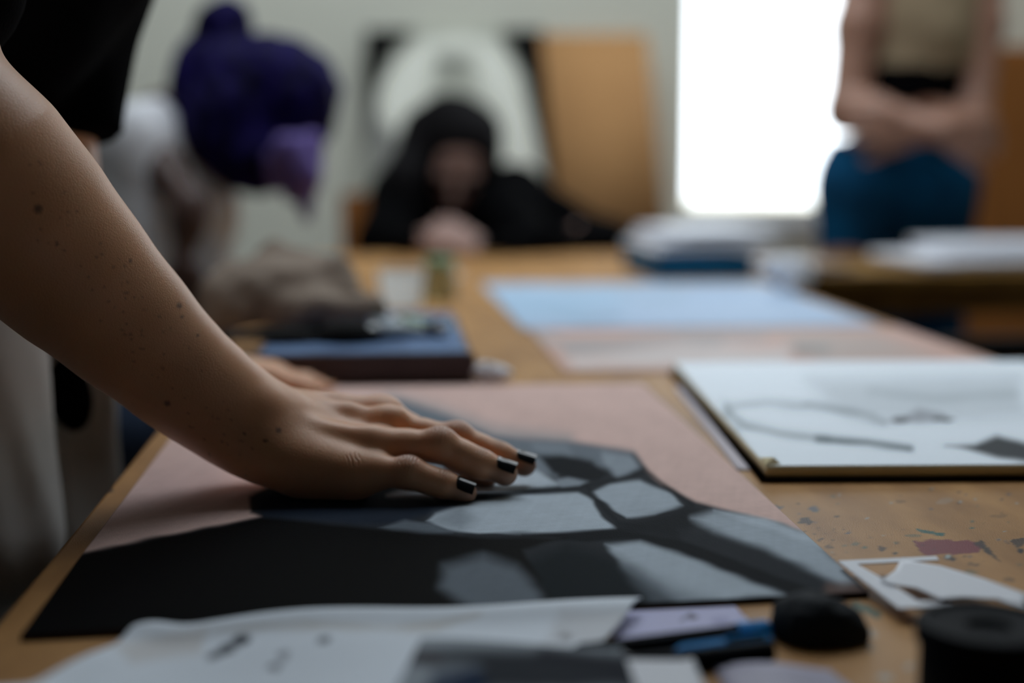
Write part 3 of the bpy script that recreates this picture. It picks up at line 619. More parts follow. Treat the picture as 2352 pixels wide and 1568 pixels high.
# side table at right
st = empty('side_table', (1.4, 2.9, 0), 'wooden side table standing right of the work table, strewn with paper', 'table')
sx0, sx1, sy0, sy1 = .66, 1.9, 2.50, 2.93
MB().box((sx0, sy0, ZT-.025), (sx1, sy1, ZT)).build('tabletop', M['ochrewood'], st, bevel=.003)
MB().box((sx0+.03, sy0+.015, ZT-.075), (sx1-.03, sy1-.015, ZT-.025)).build('apron', M['ochrewood'], st)
for x in (sx0+.05, sx1-.05):
    for y in (sy0+.05, sy1-.05): MB().box((x-.025, y-.025, 0), (x+.025, y+.025, ZT-.025)).build('leg', M['ochrewood'], st)
for i, (r_, zz, lab) in enumerate(((rect(.98, 2.54, 1.45, 2.82, 4), 0, 'wide white paper pad lying on the side table'), (rect(1.06, 2.58, 1.42, 2.84, -5), .022, 'upper white paper pad stacked on the wide one on the side table'))):
    o = sheet('paper_pad', r_, ZT+.0005+zz, .018, 8, 8, M['paper'], wave=lambda p, u, v: .002*np.sin(u*4)+.002); tag(o, lab, 'paper pad', 'paper pads on the side table')
o = sheet('grey_paper', rect(.69, 2.54, .84, 2.86, 8), ZT+.0005, .004, 8, 8, mat('grey_sheet', tuple(lin((150, 140, 140))), .7, noise=.1), wave=lambda p, u, v: .004*np.sin(u*4)+.004); tag(o, 'grey-pink paper at the left end of the side table', 'paper')
# dark slatted chair under/before the side table
ch = empty('slatted_chair', (1.05, 2.2, 0), 'dark slatted chair pushed in front of the side table at the right edge', 'chair')
MB().box((.86, 2.12, .43), (1.26, 2.46, .455)).build('seat', M['darkwood'], ch, bevel=.004)
for x in (.88, 1.24):
    for y in (2.14, 2.44): MB().box((x-.017, y-.017, 0), (x+.017, y+.017, .43 if y > 2.3 else .66)).build('leg', M['metal'], ch)
for i in range(7): MB().box((.905+i*.047, 2.135, .455), (.925+i*.047, 2.147, .645)).build('back_slat', M['metal'], ch)
MB().box((.862, 2.13, .64), (1.258, 2.152, .68)).build('top_rail', M['metal'], ch, bevel=.004)

# ------------------------------------------------------------------ back wall: poster, brown board, cupboard
yw = Y1-.02
def onwall(x, y, yy): r = FW+RT*(x-1176)/FPX+UP*(784-y)/FPX; return CAM+r*(yy-CAM[1])/r[1]
LW = [('p', [(825, 60), (965, 60), (900, 130), (872, 200), (862, 300), (825, 380)], lin((8, 8, 8)), 10, 1), ('p', [(1140, 60), (1260, 60), (1310, 500), (1262, 480), (1228, 300), (1200, 170)], lin((8, 8, 8)), 10, 1),
      ('p', [(905, 150), (965, 95), (1060, 80), (1140, 97), (1190, 170), (1222, 300), (1252, 430), (1290, 500), (1200, 520), (1130, 420), (1150, 300), (1130, 230), (1000, 230), (960, 290), (900, 310), (868, 270), (875, 200)], lin((210, 211, 200), K*1.15), 12, 1),
      ('p', [(1000, 120), (1090, 120), (1110, 230), (980, 240)], lin((150, 152, 140), K), 22, .8), S(1035, 145, 32, 16, lin((100, 102, 95), K), .9), ('p', [(850, 240), (880, 280), (930, 320), (870, 420), (845, 400)], lin((120, 120, 118), K), 18, .8)]
def vboard(name, tl, tr, br, bl, y_top, y_bot, thick, m, colour, n=2):
    c = [onwall(*bl, y_bot), onwall(*br, y_bot), onwall(*tr, y_top), onwall(*tl, y_top)]
    u, v = np.meshgrid(np.linspace(0, 1, n), np.linspace(0, 1, n)); u = u[..., None]; v = v[..., None]
    p = ((1-u)*(1-v)*c[0]+u*(1-v)*c[1]+u*v*c[2]+(1-u)*v*c[3]).reshape(-1, 3); I = np.arange(n*n).reshape(n, n)
    F = np.stack([I[:-1, :-1], I[:-1, 1:], I[1:, 1:], I[1:, :-1]], -1).reshape(-1, 4); b2 = p+V(0, thick, 0)
    ring = np.concatenate([I[0, :], I[1:, -1], I[-1, :-1][::-1], I[1:-1, 0][::-1]]); r2 = np.roll(ring, -1); N0 = n*n
    me = to_mesh(name, np.concatenate([p, b2]), np.concatenate([F, F[:, ::-1]+N0, np.stack([ring+N0, r2+N0, r2, ring], 1)]))
    if colour is not None: cc = colour(p); setcol(me, np.concatenate([cc, cc]))
    return link(name, me, m, None, False)
tag(vboard('wall_drawing', (838, 68), (1248, 68), (1300, 700), (838, 700), Y1-.05, Y1-.10, .012, M['paint'], paintlayers(lin((165, 167, 155), K), LW), 90), 'large black and white drawing with a pale arch, against the back wall', 'drawing')
tag(vboard('brown_board', (1243, 78), (1486, 78), (1545, 700), (1300, 700), Y1-.07, Y1-.22, .01, M['board'], None), 'tall plain brown board leaning on the back wall beside the window', 'board')
cu = empty('wooden_cupboard', (1.95, 3.9, 0), 'orange-brown wooden cupboard behind the standing person at the right edge', 'cupboard')
q0 = onwall(2215, 105, 3.85)
MB().box((q0[0], 3.86, .0), (q0[0]+.62, 4.22, q0[2])).build('carcass', M['cupboard'], cu, bevel=.004)
for i in (0, 1):
    d_ = MB().box((q0[0]+.012+.305*i, 3.842, .05), (q0[0]+.300+.305*i, 3.859, q0[2]-.02)).build('door', M['cupboard'], cu, bevel=.003)
    h_ = MB().box((q0[0]+.27+.045*i, 3.826, .75), (q0[0]+.28+.045*i, 3.8425, .88)).build('handle', M['metal'], None); h_.parent = d_; h_.location = Vector((0, 0, 0)); h_.matrix_parent_inverse = d_.matrix_world.inverted()
    h_.location = -Vector(d_.location)*0; 

# ================================================================== PEOPLE
def head(c, f, u, s=1.):
    f = nrm(f); u = nrm(u-f*(u@f)); r = np.cross(f, u); A = [r, f, u]; c = V(*c)
    at = lambda x, y, z: c+s*(r*x+f*y+u*z)
    g_ = U(.02*s, Ell(at(0, -.012, .025), (.074*s, .092*s, .088*s), A), Ell(at(0, .03, -.045), (.054*s, .058*s, .062*s), A), Ell(at(0, .055, -.088), (.024*s, .022*s, .018*s), A), Ell(at(0, .068, .012), (.052*s, .02*s, .014*s), A))
    nose = U(.006*s, Cone(at(0, .082, .008), at(0, .106, -.028), .007*s, .011*s), Ell(at(.011, .094, -.033), (.007*s, .009*s, .006*s), A), Ell(at(-.011, .094, -.033), (.007*s, .009*s, .006*s), A))
    lips = Ell(at(0, .088, -.056), (.021*s, .009*s, .008*s), A)
    ears = [Ell(at(k*.076, -.008, -.008), (.009*s, .017*s, .030*s), A) for k in (-1, 1)]
    return U(.007*s, g_, nose, lips, *ears), at
def eyes(at, s, parent):
    for k in (-1, 1):
        c = at(k*.032, .074, .0)
        solid('eye', Ell(c, (.0125*s,)*3), .003, M['eye'], parent)
    solid('mouth', U(.003, Cone(at(-.018, .094, -.056), at(.018, .094, -.056), .005*s)), .003, M['lip'], parent)
def hand(w, d, n, L=.18, curl=.3, side=1):
    """open hand at wrist w, pointing d, back of the hand facing n; side +1 puts the thumb on d x n"""
    d = nrm(d); n = nrm(n-d*(n@d)); r = np.cross(d, n)*side; w = V(*w); at = lambda x, y, z: w+L*(r*x+d*y+n*z)
    palm = U(.010, *[Cone(at(k*.11, .05, 0), at(k*.17, .5, .0), .014, .0125) for k in (-1, -.33, .33, 1)], Cone(at(.15, .12, -.05), at(.25, .33, -.08), .014, .012))
    out = [U(.008, palm, Cone(at(.25, .33, -.08), at(.36, .5, -.10), .011, .0095), Cone(at(.36, .5, -.1), at(.42, .62, -.12), .0095, .008))]
    for k, l in ((1, .42), (.33, .48), (-.33, .45), (-1, .34)):
        a = at(k*.17, .5, 0); p = [a]; ang = curl
        for j, q in enumerate((.45, .3, .25)):
            p.append(p[-1]+L*l*q*(nrm(d*math.cos(ang)-n*math.sin(ang))+r*k*.06)); ang += curl
        out.append(U(.006, palm, *[Cone(p[j], p[j+1], .0095-.001*j, .0090-.001*j) for j in range(3)]))
    return U(.001, *out)
def limb(a, b, c, r0, r1, r2, r3):                                   # two tapering segments with a muscle belly
    a, b, c = V(*a), V(*b), V(*c); m1 = a+(b-a)*.35; m2 = b+(c-b)*.28
    return U(.03, Cone(a, m1, r0, r0*1.02), Cone(m1, b, r0*1.02, r1), Cone(b, m2, r1, r2), Cone(m2, c, r2, r3))
def trunk(pel, che, nk, rt, wp=.125, wc=.13, dp=.6):
    pel, che, nk, rt = V(*pel), V(*che), V(*nk), nrm(rt); mid = (pel+che)/2; up = nrm(che-pel); fw = np.cross(up, rt)
    e = lambda c, w, d, h: Ell(c, (w, d, h), [rt, fw, up])
    return U(.06, e(pel, wp+.035, .11, .11), e(mid, wp, .095, .13), e(che, wc+.02, .105, .15), e(che+up*.10, wc+.035, .075, .06), Cone(che+up*.12, nk, .055, .05))

# ---------- main person: right arm and hand in focus -----------------------------------------
me_root = empty('person', (-.55, 1.15, 0), 'person in black top and pale trousers, hand hovering over the charcoal drawing', 'person')
EL = P(-190, 245, .79); WR_ = P(556, 962, .9)
flat = (nrm(FW), 1.12)
ar = [P(-60, 395, .80), P(68, 521, .815), P(187, 643, .832), P(304, 756, .852), P(417, 861, .872), P(500, 925, .888), P(572, 975, .9)]
rr = [R(213, .80), R(186, .815), R(159, .832), R(135, .852), R(114, .872), R(101, .888), R(93, .9)]
SHR = CAM+RT*-.40+UP*.36+FW*.90
seg = [Cone(SHR, EL, .052, .046), Cone(EL, ar[0], .046, rr[0])]+[Cone(ar[i], ar[i+1], rr[i], rr[i+1]) for i in range(len(ar)-1)]
fore = U(.02, *seg)
pk = {'m5': (P(612, 1040, .882), P(806, 1083, .874), R(50, .88), R(44, .874)), 'm4': (P(615, 1000, .895), P(868, 1032, .890), R(50, .89), R(40, .89)),
      'm3': (P(618, 962, .910), P(886, 990, .913), R(48, .91), R(33, .913)), 'm2': (P(622, 940, .928), P(880, 957, .938), R(42, .93), R(33, .938))}
palm = U(.016, Cone(ar[-1], P(640, 985, .9), rr[-1]*.98, R(82, .9), flat=(nrm(FW), 1.15)), *[Cone(a, b, ra, rb) for a, b, ra, rb in pk.values()],
         Ell(P(668, 1062, .884), (R(118, .88), .022, R(62, .88)), [nrm(P(800, 1108, .88)-P(668, 1062, .884)), FW, np.cross(nrm(P(800, 1108, .88)-P(668, 1062, .884)), FW)]),
         Cone(P(720, 1090, .882), P(815, 1100, .876), R(46, .88), R(42, .876)), Cone(P(700, 1030, .93), P(800, 1045, .945), .016, .014))
tend = [Cone(P(668, 922, .915), P(800, 945, .912), .0022), Cone(P(800, 945, .912), P(890, 962, .912), .0022, .003), Cone(P(640, 908, .928), P(760, 921, .935), .002), Cone(P(760, 921, .935), P(870, 932, .938), .002, .003),
        Cone(P(680, 975, .888), P(845, 1000, .882), .0016, .0022), Ell(P(590, 935, .882), (.012, .010, .010)), Ell(P(862, 1012, .886), (.009, .008, .007)), Ell(P(898, 960, .910), (.010, .009, .0075)), Ell(P(884, 944, .936), (.010, .009, .0075))]
palm = U(.010, U(.02, fore, palm), *tend)
def fing(*j):                                                        # joints (px, py, depth, radius px)
    return [(P(x, y, d), R(r, d)) for x, y, d, r in j]
FG = {'pinky': fing((806, 1083, .874, 43), (868, 1084, .872, 36), (938, 1086, .870, 33.5), (985, 1102, .870, 29), (1022, 1113, .870, 28), (1062, 1127, .870, 24)),
      'ring': fing((866, 1034, .890, 40), (930, 1024, .888, 36), (1010, 1023, .887, 37), (1062, 1048, .887, 33), (1104, 1066, .887, 31.5), (1155, 1083, .886, 25)),
      'middle': fing((886, 990, .913, 34), (965, 996, .914, 33), (1050, 1006, .914, 33), (1100, 1030, .913, 30.5), (1145, 1046, .912, 29.5), (1200, 1064, .911, 23)),
      'index': fing((880, 957, .938, 33), (940, 985, .936, 32), (1000, 1020, .930, 30), (1050, 1056, .922, 27), (1085, 1076, .916, 26), (1112, 1095, .910, 21)),
      'thumb': fing((690, 1030, .93, 58), (790, 1045, .955, 42), (850, 1058, .960, 36), (905, 1068, .958, 33), (935, 1074, .955, 27))}
fl_ = []
for k, c in FG.items():
    ch_ = [Cone(c[i][0], c[i+1][0], c[i][1], c[i+1][1]) for i in range(len(c)-1)]
    if k not in ('thumb',):
        j = c[2]; up = nrm(UP*.9-FW*.3); ch_.append(Ell(j[0]+up*j[1]*.16, (j[1]*.88,)*3))
        t = c[-1]; ch_.append(Ell(t[0]-up*t[1]*.12+nrm(t[0]-c[-2][0])*.002, (t[1]*.98,)*3))
    fl_.append(U(.009, palm, U(.006, *ch_)))
armn = U(.0012, *fl_)
v1, q1 = surface(armn, .0015, lambda F, X, Y, Z: np.maximum(F, ZB+.0006-Z))
# rest of the body, coarser, meeting the arm inside the right sleeve
SHL = CAM+RT*-.43+UP*.40+FW*1.26; ELL = P(120, 640, 1.16); WRL = P(425, 838, 1.27)
PEL = V(-.50, 1.22, .90); CHE = (SHR+SHL)/2+V(-.03, .0, -.10); NK = (SHR+SHL)/2+V(.03, 0, .10)
rtv = nrm(SHR-SHL)
hd, hat = head(NK+V(.09, 0, .09), V(.75, -.05, -.6), V(.6, 0, .8))
lh = hand(WRL, V(.75, .0, -.10), V(0, 0, 1), .155, .12, -1)
body = U(.001, U(.02, trunk(PEL, CHE, NK, rtv), U(.02, hd, Cone(NK, NK+V(.05, 0, .05), .055, .055)), limb(SHL, ELL, WRL, .047, .040, .040, .026), Cone(SHR, SHR+(EL-SHR)*.42, .049, .043), Cone(SHR, CHE, .06, .08), Cone(SHL, CHE, .06, .08),
         limb(PEL+rtv*.09, V(-.53, 1.12, .48), V(-.56, 1.14, .09), .085, .06, .058, .04), limb(PEL-rtv*.09, V(-.50, 1.36, .48), V(-.53, 1.38, .09), .085, .06, .058, .04)), U(.012, lh, Cone(WRL+(ELL-WRL)*.1, WRL, .025)))
TBOX = ((TX0-.010, TY0-.010, .605), (TX1+.010, TY1+.010, ZT+.009)); v2, q2 = surface(body, .0055, carve(((TX0-.004, TY0, .6), (TX1, TY1, ZB+.0015)), ((-.14, 1.29, .7), (.1, 1.7, .80))))
me = to_mesh('body', np.concatenate([v1, v2]), np.concatenate([q1, q2+len(v1)]))
p_ = coords(me)
def skincol(p):
    c = np.tile(np.array((.76, .375, .195)), (len(p), 1)); s = wobble(p, 60, 2); c *= (1+.05*s)[:, None]
    def spot(q, r, colr, op):
        m = (op*sstep(1.5-np.linalg.norm(p-q, axis=1)/r))[:, None]; c[:] = c*(1-m)+np.array(colr)*m
    def near(px, py, d, r, colr, op):                                # a mark on the side of the skin nearest the lens
        q = P(px, py, d); ray = nrm(q-CAM); w = p-CAM; t = w@ray; dist = np.linalg.norm(w-t[:, None]*ray, axis=1); m = dist < r*1.6
        if not m.any(): return
        tm = np.min(t[m & (t > .5)]) if (m & (t > .5)).any() else 0; ok = (t < tm+.01)
        mm = (op*sstep(1.5-dist/r)*ok)[:, None]; c[:] = c*(1-mm)+np.array(colr)*mm
    for k in ('pinky', 'ring', 'middle', 'index'):
        a = FG[k]; spot(a[2][0]+UP*a[2][1]*.7, .010, (.36, .15, .10), .55); spot(a[4][0]+UP*a[4][1]*.6, .006, (.16, .09, .07), .5)
    spot(P(1020, 1100, .855), .004, (.08, .05, .045), .5); spot(FG['pinky'][2][0]+UP*.008, .006, (.15, .08, .06), .5)
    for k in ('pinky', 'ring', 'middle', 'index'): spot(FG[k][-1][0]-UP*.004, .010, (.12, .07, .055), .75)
    for mk in ((412, 702, .85, .0016), (418, 728, .85, .0009), (88, 480, .78, .0022), (384, 926, .83, .0017), (130, 560, .78, .001), (610, 1012, .87, .0011), (640, 988, .87, .0016), (560, 995, .87, .0007), (300, 600, .82, .001), (455, 770, .85, .0008)):
        near(mk[0], mk[1], mk[2], mk[3], (.10, .045, .035), .8)
    r2 = np.random.default_rng(8)
    for i in range(90):
        t = r2.random(); x = 60+520*t; near(x, 430+640*t+(r2.random()-.5)*200, .85, .0005+.0004*r2.random(), (.26, .12, .075), .5)
    return c
setcol(me, skincol(p_))
def creases(m, spots):                                              # fine folds of skin across the finger joints, as a bump
    nt = m.node_tree; N = nt.nodes; L = nt.links; tc = N.new('ShaderNodeTexCoord')
    nz = N.new('ShaderNodeTexNoise'); nz.inputs['Scale'].default_value = 260; L.new(tc.outputs['Object'], nz.inputs['Vector'])
    def vm(op, a, b=None):
        n = N.new('ShaderNodeVectorMath'); n.operation = op; L.new(a, n.inputs[0])
        if b is not None: n.inputs[1].default_value = tuple(b)
        return n
    def mm(op, a, b, c=None):
        n = N.new('ShaderNodeMath'); n.operation = op
        for i, q in enumerate((a, b, c)):
            if q is None: continue
            if isinstance(q, (int, float)): n.inputs[i].default_value = q
            else: L.new(q, n.inputs[i])
        return n.outputs[0]
    tot = None
    for c, d, rad, per in spots:
        sub = vm('SUBTRACT', tc.outputs['Object'], c-np.array(me_root.location)*0).outputs[0]
        ln = vm('LENGTH', sub).outputs['Value']; dt = vm('DOT_PRODUCT', sub, d).outputs['Value']
        mr = N.new('ShaderNodeMapRange'); mr.interpolation_type = 'SMOOTHSTEP'; L.new(ln, mr.inputs[0]); mr.inputs[1].default_value = rad; mr.inputs[2].default_value = rad*.35; mr.inputs[3].default_value = 0; mr.inputs[4].default_value = 1
        ph = mm('ADD', mm('MULTIPLY', dt, 6.283/per), mm('MULTIPLY', nz.outputs['Fac'], 7.0)); w = mm('POWER', mm('ABSOLUTE', mm('SINE', mm('MULTIPLY', ph, .5), 0), 0), .45)
        h = mm('MULTIPLY', mr.outputs[0], mm('SUBTRACT', w, 1.0)); tot = h if tot is None else mm('ADD', tot, h)
    old = [n for n in N if n.type == 'BUMP'][0]
    bp = N.new('ShaderNodeBump'); bp.inputs['Strength'].default_value = .75; bp.inputs['Distance'].default_value = .0007
    L.new(tot, bp.inputs['Height']); L.new(old.outputs[0], bp.inputs['Normal']); L.new(bp.outputs[0], N['Principled BSDF'].inputs['Normal'])
sp_ = []
for k in ('pinky', 'ring', 'middle', 'index'):
    a = FG[k]
    for j, rad, per in ((2, .011, .0024), (4, .008, .0020)):
        up_ = nrm(UP-FW*.5); sp_.append((a[j][0]+up_*a[j][1]*.9, nrm(a[min(j+1, 5)][0]-a[j-1][0]), rad, per))
sp_.append((P(812, 1052, .862), nrm(P(860, 1060, .87)-P(806, 1083, .87)), .007, .0026))
creases(M['skin'], sp_)
bo = link('body', me, M['skin'], me_root)
# nails
from mathutils.bvhtree import BVHTree
HT = BVHTree.FromPolygons([tuple(p) for p in v1], [tuple(int(k) for k in q) for q in q1])
def nail(k, tilt, L, half, back=.0055):
    c = FG[k]; tip, r = c[-1]; d = nrm(tip-c[-2][0]); up = nrm(UP-d*(UP@d)); up = nrm(up-nrm(FW-d*(FW@d))*tilt); sd = np.cross(d, up); nu, nv = 15, 13
    G = np.zeros((nv, nu, 3)); N = np.zeros((nv, nu, 3))
    for i in range(nu):
        a = i/(nu-1)*2-1
        for j in range(nv):
            t = j/(nv-1); w = a*half*(1-.10*(1-t)**3); rad = nrm(up*math.cos(w)+sd*math.sin(w)); N[j, i] = rad
            ax_ = tip+d*(-back+L*t+L*.16*(1-t)**2*a*a)
            h = HT.ray_cast(Vector(ax_+rad*r*1.75), Vector(-rad), r*1.75)[0]
            rh = (np.array(h)-ax_)@rad if h is not None else 0
            if j >= 2:
                r1 = (G[j-1, i]-tip)@N[j-1, i]; r0 = (G[j-2, i]-tip)@N[j-2, i]; lo = r1+min(0, max(-.00022, r1-r0)); rh = max(rh, lo) if rh > 0 else lo
                if rh > r1+.0003: rh = r1+.0003
            G[j, i] = ax_+rad*(rh if rh > 0 else r)
    for j in range(nv): G[j] = G[j]+(N[j]*0)
    vs = list((G-N*.0007).reshape(-1, 3))+list((G+N*.0006).reshape(-1, 3))
    I = lambda l, j, i: l*nu*nv+j*nu+i; fs = []
    for j in range(nv-1):
        for i in range(nu-1): fs += [(I(1, j, i), I(1, j, i+1), I(1, j+1, i+1), I(1, j+1, i)), (I(0, j, i), I(0, j+1, i), I(0, j+1, i+1), I(0, j, i+1))]
    for j in range(nv-1): fs += [(I(0, j, 0), I(1, j, 0), I(1, j+1, 0), I(0, j+1, 0)), (I(0, j, nu-1), I(0, j+1, nu-1), I(1, j+1, nu-1), I(1, j, nu-1))]
    for i in range(nu-1): fs += [(I(0, 0, i), I(0, 0, i+1), I(1, 0, i+1), I(1, 0, i)), (I(0, nv-1, i), I(1, nv-1, i), I(1, nv-1, i+1), I(0, nv-1, i+1))]
    MB().add(vs, fs).build('fingernail', M['nail'], me_root, True, label='nail painted glossy black')
nail('pinky', .65, .0120, .92); nail('ring', .50, .0128, .92); nail('middle', .40, .0130, .92); nail('index', .1, .0125, .92); nail('thumb', .0, .0135, .92)
eyes(hat, 1, me_root)
# clothes of the main person
hem = P(200, 322, 1.2); up2 = nrm(SHL-hem)
shirt = U(.05, trunk(PEL+V(.0, 0, .10), CHE, NK-V(.02, 0, .05), rtv, .150, .150), Cone(SHR, SHR+(EL-SHR)*.62, .075, .068), Cone(SHR, CHE, .08, .1), Cone(SHL, CHE, .08, .1))
slv = U(.02, Cone(SHL, P(150, -60, 1.22), .075, .068), Cone(P(150, -60, 1.22), P(205, 300, 1.19), .069, .030))
_h = P(203, 318, 1.19); _d = nrm(P(203, 318, 1.19)-P(165, -60, 1.22))
solid('black_shirt', U(.03, shirt, slv), .007, M['blackcloth'], me_root, post=lambda F, X, Y, Z: np.maximum(F, np.where(Y > .95, (X-_h[0])*_d[0]+(Y-_h[1])*_d[1]+(Z-_h[2])*_d[2], -1)*np.where((X > -.42) & (Z < 1.1), 1, 0)-1e-4*0), folds=[(.003, 30, (1, 1, .4))], label='plain black short-sleeved top')
tr = U(.03, Cone(P(-150, 620, 1.08), P(-55, 1240, 1.06), .068, .060), Cone(P(85, 660, 1.24), P(95, 1300, 1.22), .060, .058), Ell(PEL, (.15, .13, .14)), Cone(PEL+rtv*.09, V(-.50, 1.1, .50), .10, .085), Cone(V(-.50, 1.1, .5), V(-.55, 1.12, .06), .085, .07), Cone(PEL-rtv*.09, V(-.48, 1.3, .5), .10, .08), Cone(V(-.48, 1.3, .5), V(-.52, 1.38, .06), .08, .07))
solid('trousers', tr, .007, M['greycloth'], me_root, folds=[(.006, 22, (1, 1, .35)), (.003, 60, (1, 1, .3))], label='loose pale grey trousers')
pc = P(160, 905, 1.155)
solid('belt_pouch', U(.01, Ell(pc, (.018, .014, .031), [nrm(RT*.97+UP*.2), FW, nrm(UP*.97-RT*.2)])), .003, M['blackcloth'], me_root, label='small black pouch hanging at the hip')

# ---------- purple-haired person, seated at the left side ---------------------------------------
p2 = empty('person', (-.62, 2.45, 0), 'person with purple hair in a bun and white shirt, bending over the table', 'person')
H2 = P(600, 262, 2.4); f2 = nrm(V(.62, -.35, -.68)); u2 = nrm(V(.5, -.1, .75))
hd2, at2 = head(H2, f2, u2, 1.05)
S2 = P(350, 360, 2.36); S2b = S2+V(.04, .34, .03); PL2 = V(-.60, 2.47, .50); CH2 = (S2+S2b)/2+V(-.06, .0, -.10); NK2 = P(420, 285, 2.45)
rt2 = nrm(S2-S2b); E2 = P(440, 470, 2.24); Wr2 = P(418, 610, 2.22)
body2 = U(.001, U(.02, trunk(PL2, CH2, NK2, rt2, .115, .12), U(.03, hd2, Cone(NK2, H2, .05, .055)), Cone(S2, CH2, .05, .08), Cone(S2b, CH2, .05, .08), limb(S2, E2, Wr2, .026, .021, .021, .016), limb(S2b, P(430, 600, 2.62), P(520, 760, 2.55), .04, .035, .035, .024),
          limb(PL2+rt2*.09, V(-.20, 2.30, .50), V(-.22, 2.32, .09), .08, .055, .055, .04), limb(PL2-rt2*.09, V(-.22, 2.60, .50), V(-.24, 2.62, .09), .08, .055, .055, .04)), hand(Wr2, P(445, 700, 2.22)-Wr2, -FW, .15, .3, 1), hand(P(520, 760, 2.55), V(.6, -.1, -.6), V(0, 0, 1), .16, .2, 1))
ST2 = ((-.84, 2.27, -.1), (-.44, 2.67, .405)); solid('body', body2, .0065, M['skindark'], p2, post=carve(TBOX, ST2))
hairn = U(.045, Ell(H2-f2*.02+u2*.02, (.100, .118, .108), [np.cross(f2, u2), f2, u2]), Ell(P(650, 230, 2.38), (.085, .09, .09)), Ell(P(560, 300, 2.36), (.075, .08, .085)), Ell(P(580, 375, 2.32), (.055, .06, .042)), Ell(P(520, 300, 2.36), (.06, .07, .07)), Cone(P(470, 150, 2.42), P(480, 330, 2.40), .055, .05), Cone(P(430, 205, 2.4), P(400, 215, 2.42), .025, .014))
bun = U(.02, Ell(P(514, 66, 2.42), (.047, .047, .047)), Cone(P(512, 90, 2.42), P(540, 170, 2.4), .036, .05))
solid('hair', U(.012, hairn, bun), .006, M['purple'], p2, folds=[(.004, 45, (1, 1, 1)), (.002, 120, (1, 1, 1))], label='dark purple hair tied in a top bun')
lk = [Cone(P(*a, 2.27), P(*b_, 2.27), r0, r1) for a, b_, r0, r1 in (((650, 370), (670, 450), .026, .012), ((690, 350), (715, 420), .026, .013), ((715, 400), (690, 480), .014, .004), ((640, 400), (630, 440), .018, .006), ((720, 330), (725, 390), .02, .01))]
lk += [Cone(P(700, 430, 2.27), P(705, 500, 2.27), .012, .005), Cone(P(670, 340, 2.25), P(700, 400, 2.25), .028, .026)]
solid('fringe', U(.01, *lk), .004, M['violet'], p2, folds=[(.003, 90, (1, 1, .3))], label='brighter violet locks hanging over the face')
eyes(at2, 1.05, p2)
sh2 = U(.05, trunk(PL2, CH2, NK2-V(.03, 0, .06), rt2, .135, .14), Cone(S2+V(-.02, .01, .0), CH2, .062, .10), Cone(S2b, CH2, .07, .10), Cone(P(318, 345, 2.36), P(330, 800, 2.36), .062, .090), Cone(P(482, 480, 2.36), P(470, 720, 2.36), .034, .05), Cone(P(445, 395, 2.40), P(482, 480, 2.36), .05, .034))
solid('white_shirt', sh2, .007, M['whitecloth'], p2, post=carve(TBOX, ((-.84, 2.27, -.1), (-.44, 2.67, .425))), folds=[(.005, 30, (1, 1, .3)), (.002, 80, (1, 1, .4))], label='loose sleeveless white shirt')
solid('jeans', U(.04, Ell(PL2, (.16, .16, .12)), Cone(PL2+rt2*.09, V(-.24, 2.22, .52), .105, .085), Cone(V(-.24, 2.22, .52), V(-.24, 2.28, .08), .08, .07), Cone(PL2-rt2*.09, V(-.24, 2.60, .52), .105, .085), Cone(V(-.24, 2.6, .52), V(-.24, 2.62, .08), .08, .07)), .01, M['darkjeans'], p2, post=carve(TBOX, ST2), folds=[(.002, 30, (1, 1, 1))], label='dark blue jeans')
sl = empty('stool', (-.64, 2.47, 0), 'round dark stool under the purple-haired person', 'stool')
MB().lathe((-.64, 2.47, .36), [(.15, 0), (.16, .005), (.16, .025), (.15, .03), (.001, .03)], 32).build('seat', M['darkwood'], sl, True)
for a in range(4): x, y = math.cos(a*1.571+.78), math.sin(a*1.571+.78); MB().tube([(-.64+x*.10, 2.47+y*.10, .36), (-.64+x*.16, 2.47+y*.16, 0)], .012, 10).build('leg', M['metal'], sl, True)

# ---------- seated person at the far end ----------------------------------------------------------
p3 = empty('person', (.18, 3.5, 0), 'person with long dark hair and black top, seated at the far end of the table', 'person')
H3 = P(1052, 375, 3.42); f3 = nrm(V(-.12, -.8, -.55)); u3 = nrm(V(0, -.5, .8))
hd3, at3 = head(H3, f3, u3, 1.0)
SL3, SR3 = P(930, 450, 3.48), P(1180, 455, 3.48); CH3 = (SL3+SR3)/2+V(0, .06, -.10); PL3 = V(.17, 3.66, .50); NK3 = P(1055, 430, 3.5); rt3 = nrm(SR3-SL3)
WL3, WR3 = P(950, 562, 3.02), P(1110, 583, 2.98)
body3 = U(.001, U(.02, trunk(PL3, CH3, NK3, rt3, .125, .13), U(.03, hd3, Cone(NK3, H3, .05, .055)), Cone(SL3, CH3, .05, .08), Cone(SR3, CH3, .05, .08), limb(SL3, P(875, 565, 3.22), WL3, .042, .036, .036, .025), limb(SR3, P(1400, 556, 3.22), WR3, .042, .036, .036, .025),
          limb(PL3+rt3*.09, V(.28, 3.25, .5), V(.30, 3.3, .09), .08, .055, .055, .04), limb(PL3-rt3*.09, V(.08, 3.25, .5), V(.06, 3.3, .09), .08, .055, .055, .04)), hand(WL3, V(.9, -.1, .1), nrm(V(-.2, -.7, .6)), .16, .5, 1), hand(WR3, P(960, 500, 2.96)-WR3, nrm(V(0, -.7, .6)), .17, .6, -1))
CH3B = ((.0-.5, 3.40, .30), (.9, 3.92, .392)); solid('body', body3, .0075, M['skinpale'], p3, post=carve(TBOX, CH3B))
